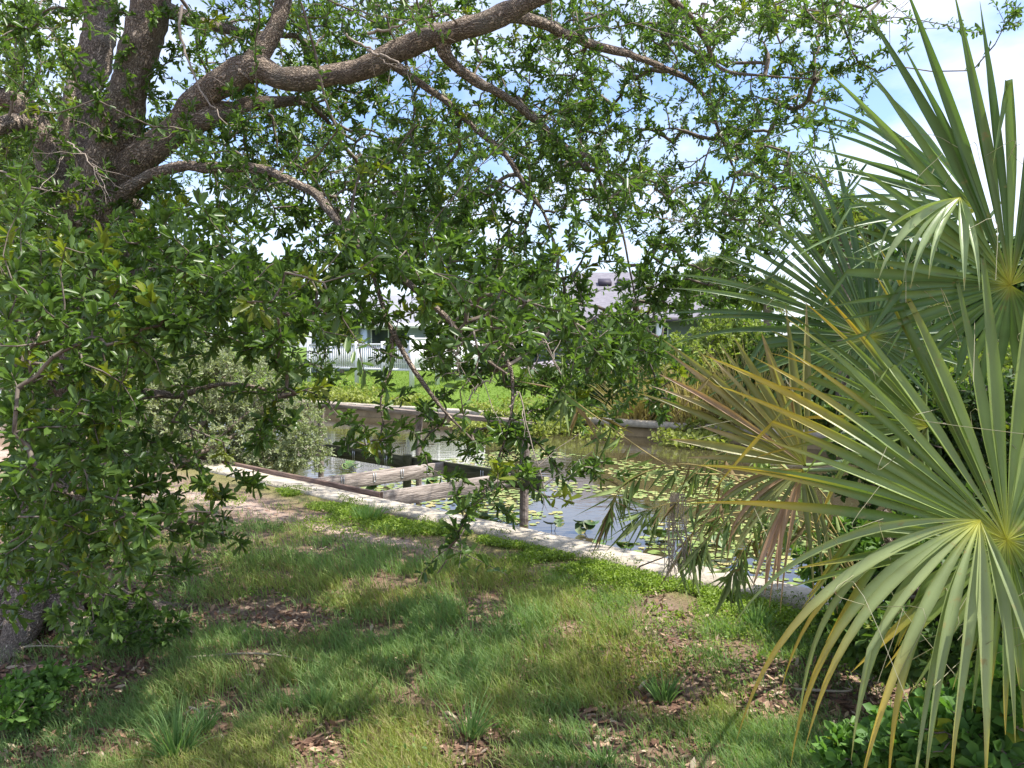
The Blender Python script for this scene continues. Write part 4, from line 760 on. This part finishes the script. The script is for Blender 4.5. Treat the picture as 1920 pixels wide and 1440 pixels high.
# ------------------------------------------------------------------ thin-leaved cane grass overhanging the water
def cane(label, stems, seed, base):
    rng = np.random.default_rng(seed); e = empty('cane_grass', base, label, 'grass plant'); sb = MB(); P = []; D = []; U = []; ln = []; col = []
    for st in stems:
        A = np.array(st, float); q = spline(at(A[:, 0], A[:, 1], A[:, 2]), 36); V, F, _ = tube(q, np.linspace(.0055, .0015, 36), 6); sb.add(V, F); T = nrmz(np.gradient(q, axis=0))
        for i in range(7, 36):
            for _ in range(rng.integers(1, 3) + (3 if i > 30 else 0)):
                P.append(q[i]); D.append(nrmz(T[i] * rng.uniform(.1, .9) + rng.normal(size=3) * .5 - Z * rng.uniform(.2, 1.5))); U.append(rng.normal(size=3)); ln.append(rng.uniform(.10, .26)); c = rng.random(); col.append((.30, .22, .12) if rng.random() < .22 else np.array((.16, .25, .08)) * (1 - c) + np.array((.36, .42, .18)) * c)
    sb.build('stems', simple('cane_stem', (.34, .27, .10), .6, 8, .2), e); P, D, U, ln = map(np.array, (P, D, U, ln)); V, F, C = leaves(P, D, U, ln, ln * .028 + .0018, np.array(col), fold=.3, curl=.25, wide=.35); mesh('leaves', V, F, M_GRASS, e, C)
cane('arching cane grass with thin dangling leaves overhanging the lily pads', [[(1640, 1150, 3.9), (1560, 1000, 3.8), (1420, 900, 3.7), (1270, 880, 3.6), (1130, 790, 3.6), (1050, 730, 3.6)],
 [(1640, 1150, 3.9), (1520, 1010, 3.8), (1400, 940, 3.7), (1280, 940, 3.6), (1200, 960, 3.6)], [(1640, 1150, 3.9), (1500, 990, 3.7), (1380, 900, 3.6), (1280, 870, 3.6), (1180, 900, 3.6), (1140, 960, 3.6)], [(1650, 1150, 3.9), (1530, 940, 3.9), (1430, 850, 3.9), (1350, 850, 3.9), (1290, 900, 3.9)],
 [(1640, 1160, 3.8), (1560, 1010, 3.6), (1460, 960, 3.5), (1360, 980, 3.5), (1300, 1040, 3.5)], [(1640, 1150, 3.9), (1560, 1040, 3.7), (1480, 990, 3.6), (1410, 1010, 3.6), (1370, 1080, 3.6)],
 [(1650, 1150, 4.1), (1560, 950, 4.2), (1480, 880, 4.2), (1400, 900, 4.2), (1330, 960, 4.2)], [(1640, 1150, 3.9), (1540, 1000, 3.9), (1420, 960, 3.8), (1320, 980, 3.8), (1270, 1040, 3.8)]], 8, (*W(1640, 1150, 3.9)[:2], 0))
# hank of pale dead roots hanging down
e = empty('hanging_roots', W(1270, 930, 3.6), 'pale dead vine strands dangling from the cane grass to the seawall', 'vine'); mb = MB(); rng = np.random.default_rng(6)
for k in range(26):
    x0 = 1270 + rng.normal() * 9; q = spline(at(np.array([x0, x0 + rng.normal() * 7, x0 + rng.normal() * 9, x0 + rng.normal() * 16]), np.array([925, 975, 1020 + rng.normal() * 15, 1050 + rng.random() * 40]), np.full(4, 3.6)), 14); q += rng.normal(size=q.shape) * .003; V, F, _ = tube(q, .0018, 4); mb.add(V, F)
mb.build('strands', M_ROPE, e)

# ------------------------------------------------------------------ understorey on the right
def und(label, L_, n, leaf, cc, seed, base, **k): return shrub('shrub', label, 'shrub', base, blobs_px(L_), n, leaf, *cc, seed=seed, group='understorey under the palms', **k)
BR = ((.07, .15, .03), (.15, .27, .06))
und('dark shrub hanging over the seawall at its right end', [(1600, 1040, 4.3, 60, 70, .35), (1640, 1120, 4.2, 70, 80, .4), (1535, 1070, 4.3, 40, 45, .25)], 330, .06, BR, 31, (2.1, 4.2, 0), per=7, along=3, trunk=.015)
und('low leafy shrub at the seawall end beneath the drooping frond', [(1610, 1195, 3.7, 70, 35, .4), (1680, 1180, 3.5, 90, 80, .4), (1700, 1060, 3.6, 90, 90, .3)], 620, .055, GRN, 32, (1.75, 3.7, 0), per=7, along=3, trunk=.014)
und('dense green shrub filling the gap below the front hub', [(1750, 1230, 3.0, 110, 90, .3), (1860, 1180, 2.9, 110, 110, .3), (1900, 1090, 3.0, 90, 90, .3)], 640, .05, GRN, 33, (1.9, 3.0, 0), per=7, along=3, trunk=.012)
und('thicket shrub behind the palm stems', [(1700, 900, 4.6, 150, 150, .5), (1830, 820, 4.6, 140, 160, .5), (1800, 1000, 4.3, 150, 110, .5)], 1700, .06, DK, 34, (2.4, 4.5, 0), per=7, along=3, trunk=.02)
e = shrub('vine', 'broad-leaved bright green vine in the lower right corner', 'vine', (1.3, 1.95, 0), blobs_px([(1830, 1380, 2.3, 110, 70, .2), (1900, 1310, 2.2, 50, 70, .15), (1720, 1400, 2.45, 90, 45, .2), (1600, 1420, 2.6, 70, 30, .15)]), 520, .055, (.07, .16, .035), (.14, .27, .06), per=4, along=2, seed=35, wr=.55, trunk=.006, thr=.3, fold=.15)
und('small sprig of bright leaves low beside the leaf litter at the right', [(1610, 1400, 2.6, 50, 35, .12)], 60, .045, BR, 36, (*ground(1610, 1432), 0), per=5, along=2, trunk=.004, thr=.2)
# seedlings at the lower left
shrub('weed', 'bright green weed seedling cluster at the left edge', 'weed', (*ground(60, 1330), 0), blobs_px([(40, 1310, 3.3, 70, 40, .2), (110, 1270, 3.5, 40, 25, .15)]), 170, .045, *BR, per=6, along=2, seed=37, trunk=.004, thr=.3)
shrub('weed', 'leafy oak suckers around the base of the oak', 'weed', (*ground(240, 1210), 0), blobs_px([(190, 1175, 4.2, 90, 35, .3), (290, 1180, 4.0, 60, 25, .2)]), 170, .05, *GRN, per=6, along=2, seed=38, trunk=.005, thr=.4)

# ------------------------------------------------------------------ grass, litter
rng = np.random.default_rng(77)
def blades(name, label, B, h, w_, c0, c1, seed, lean=.5, dry=.06):
    rng = np.random.default_rng(seed); n = len(B); a = rng.random(n) * 6.283; ln = np.stack([np.cos(a), np.sin(a), a * 0], 1) * rng.uniform(.1, 1, n)[:, None] * lean + np.array([-.18, -.05, 0]); T = nrmz(ln + Z); S = nrmz(np.cross(T, rand_dir(rng, n)))
    h = h[:, None]; m = B + T * h * .5; tp = m + nrmz(T + ln * .9 - Z * .35) * h * .5; w_ = w_[:, None]
    V = np.stack([B - S * w_ / 2, B + S * w_ / 2, m - S * w_ * .42, m + S * w_ * .42, tp - S * w_ * .06, tp + S * w_ * .06], 1).reshape(-1, 3); b = (np.arange(n) * 6)[:, None]; F = np.concatenate([b + [[0, 1, 3, 2]], b + [[2, 3, 5, 4]]], 0)
    tone = (.5 * fbm(B[:, :2], 2.2, 12) + .5 * rng.random(n))[:, None]; col = np.array(c0) * (1 - tone) + np.array(c1) * tone; wv = np.clip((fbm(B[:, :2], 1.3, 88) - .45) * 4, 0, 1)[:, None]; col = col * (1 - wv) + col * np.array([1.45, 1.12, .85]) * wv; dr = rng.random(n) < dry * (.4 + 2.2 * wv[:, 0]); col[dr] = np.array((.34, .29, .15)) * rng.uniform(.7, 1.2, (dr.sum(), 1))
    return tag(mesh(name, V, F, M_GRASS, None, np.repeat(col, 6, 0)), label, kind='stuff')
n = 380000; py = 690 + (1520 - 690) * rng.random(n) ** .8; py = np.clip(py, 860, 1520); px = rng.uniform(-60, 1980, n)
dz = -(FW[2] + (720 - py) / FPX * UP[2]); t_ = CAMZ / dz; xy = np.stack([t_ * (px - 960) / FPX, t_ * (FW[1] + (720 - py) / FPX * UP[1])], 1)
s_, d_ = xy2sd(xy); dist = xy[:, 1]; dens = np.clip(1.15 - litter_mask(xy) * 1.2, .06, 1) * (1 - .93 * path_mask(xy)) * np.clip(fbm(xy, 3.5, 44) * 3.2 - 1.05, .05, 1)
ok = (d_ < -.09) & (rng.random(n) < dens) & (py > 870) & (s_ < 16); xy, s_, d_, dist = xy[ok], s_[ok], d_[ok], dist[ok]
keep = rng.random(len(xy)) < np.where(d_ > -.55, .3, 1.); xy, s_, d_, dist = xy[keep], s_[keep], d_[keep], dist[keep]
lush = np.zeros(len(xy))
for (cx, cy, rx, ry) in LUSH: g = ground(cx, cy); lush = np.maximum(lush, np.exp(-((xy[:, 0] - g[0]) / rx) ** 2 - ((xy[:, 1] - g[1]) / ry) ** 2))
hh = (.035 + .065 * rng.random(len(xy)) ** 1.5 + .11 * lush * rng.random(len(xy)) ** 1.5) * np.where(d_ > -.6, .55, 1)
B = np.concatenate([xy, gz(s_, d_)[:, None]], 1)
blades('grass', 'patchy uncut green grass over the shaded near lawn', B, hh, .0026 + .0004 * dist, (.10, .18, .065), (.31, .43, .18), 1, dry=.14)
print('blades', len(B))
# low bright ground cover along the wall
n = 26000; s_ = rng.uniform(-3, 9, n); d_ = -.10 - rng.gamma(1.6, .17, n); xy = sd2xy(s_, d_); nz = fbm(xy, 1.5, 15) ; kp = (nz > .40 + .06 * np.clip(s_ - 2, 0, 3)) & (d_ > -1.3); P = np.concatenate([xy[kp], gz(s_[kp], d_[kp])[:, None]], 1)
scatter_leaves('ground_cover', 'bright yellow-green creeping weeds along the near seawall', P, .019, (.15, .23, .03), (.27, .36, .06), 5, 9, wr=.65, h=.045, up=1.)
n = 3000; s_ = rng.uniform(-3, 9, n); d_ = rng.uniform(-.12, .06, n); xy = sd2xy(s_, d_); kp = fbm(xy, 3, 19) > .56; P = np.concatenate([xy[kp], np.full((kp.sum(), 1), .036)], 1); scatter_leaves('seawall_creeper', 'tiny weeds creeping over the lawn edge of the seawall cap', P, .016, (.10, .14, .04), (.22, .26, .08), 3, 10, wr=.6, h=.03)
n = 9000; gx = rng.uniform(-4, 3.2, n); gy = rng.uniform(2.4, 7, n); xy = np.stack([gx, gy], 1); s_, d_ = xy2sd(xy); nz = fbm(xy, 1.9, 55); kp = (nz > .55) & (d_ < -.3) & (path_mask(xy) < .3); P = np.concatenate([xy[kp], gz(s_[kp], d_[kp])[:, None]], 1)
scatter_leaves('lawn_weeds', 'small broad-leaved weeds mixed into the lawn', P, .022, (.08, .15, .035), (.18, .28, .07), 4, 12, wr=.6, h=.06, up=1.)
# dead leaves
n = 60000; py = rng.uniform(950, 1500, n); px = rng.uniform(-60, 1980, n); dz = -(FW[2] + (720 - py) / FPX * UP[2]); t_ = CAMZ / dz; xy = np.stack([t_ * (px - 960) / FPX, t_ * (FW[1] + (720 - py) / FPX * UP[1])], 1)
s_, d_ = xy2sd(xy); pr = np.clip(litter_mask(xy) * .8 * (.4 + 1.2 * fbm(xy, 5, 66)) + .13, 0, 1) * np.clip(-d_ / 1.2, .1, 1); ok = (d_ < -.1) & (rng.random(n) < pr * .75); xy = xy[ok]; s_, d_ = s_[ok], d_[ok]; B = np.concatenate([xy, (gz(s_, d_) + .004 + rng.random(len(xy)) * .012)[:, None]], 1); k = len(B)
D = nrmz(rng.normal(size=(k, 3)) * [1, 1, .22]); U = nrmz(rng.normal(size=(k, 3)) * .35 + Z); pal = np.array([(.17, .10, .07), (.27, .17, .115), (.42, .29, .2), (.12, .07, .05), (.50, .40, .30)]); col = pal[rng.choice(5, k, p=[.34, .3, .14, .15, .07])] * rng.uniform(.8, 1.2, (k, 1)); ls = rng.uniform(.025, .065, k)
V, F, C = leaves(B, D, U, ls, ls * .36, col, fold=.5, curl=-.15); tag(mesh('leaf_litter', V, F, M_DEAD, None, C), 'brown fallen oak leaves scattered over the bare soil', kind='stuff'); print('litter', k)
# single tufts
TU = [(690, 975, .20, 220, 'pale green grass tuft growing against the end of the dock ledger', .007), (1245, 1315, .17, 110, 'blue-green grass tuft standing in the lawn right of centre', .006), (330, 1425, .24, 130, 'bright tall grass tuft at the bottom edge left of centre', .007), (880, 1385, .24, 70, 'loose pale grass tuft near the bottom centre', .006), (1130, 1435, .12, 60, 'small grass tuft at the bottom edge right of centre', .006), (1420, 1180, .16, 130, 'green grass tuft at the seawall left of the drooping frond', .006), (380, 1370, .14, 60, 'thin grass tuft in the lower left lawn', .006), (600, 1330, .13, 80, 'tuft of soft grass in the lower middle lawn', .006)]
for k, (px, py, h, nb, lab, wd) in enumerate(TU): g = ground(px, py); tuft('grass_tuft', lab, (*g, 0), nb, h, .12 if k else .35, (.10, .19, .06), (.24, .36, .14), wd, 100 + k, 'grass tufts on the near lawn', droop=.55)
# fallen twigs
FT = [(0, 1228, 130, 1222, 'pale bare stick lying in the dark soil at the oak\'s foot'), (350, 1240, 600, 1250, 'long curved twig lying in front of the leaf litter patch'), (355, 1335, 380, 1350, 'short pale stick among the lower left grass'), (1490, 1300, 1590, 1288, 'thin twig lying on the litter under the drooping frond'), (945, 1200, 990, 1175, 'small bleached twig in the middle of the lawn')]
for k, (x0, y0, x1, y1, lab) in enumerate(FT):
    a_ = np.array([*ground(x0, y0), .02]); b_ = np.array([*ground(x1, y1), .025]); r_ = np.random.default_rng(k); q = spline([a_, (a_ + b_) / 2 + [*(r_.normal(size=2) * .04), .02], b_], 14); V, F, _ = tube(q, np.linspace(.007, .003, 14), 6); e = empty('fallen_twig', a_, lab, 'twig', 'fallen twigs on the lawn'); mesh('stick', V, F, M_ROPE, e)
    for j in range(2): c_ = q[4 + 4 * j]; dd = nrmz(np.array([r_.normal(), r_.normal(), .2])); V, F, _ = tube(c_ + dd * np.linspace(0, .07, 4)[:, None], np.linspace(.003, .001, 4), 4); mesh('side_twig', V, F, M_ROPE, e)
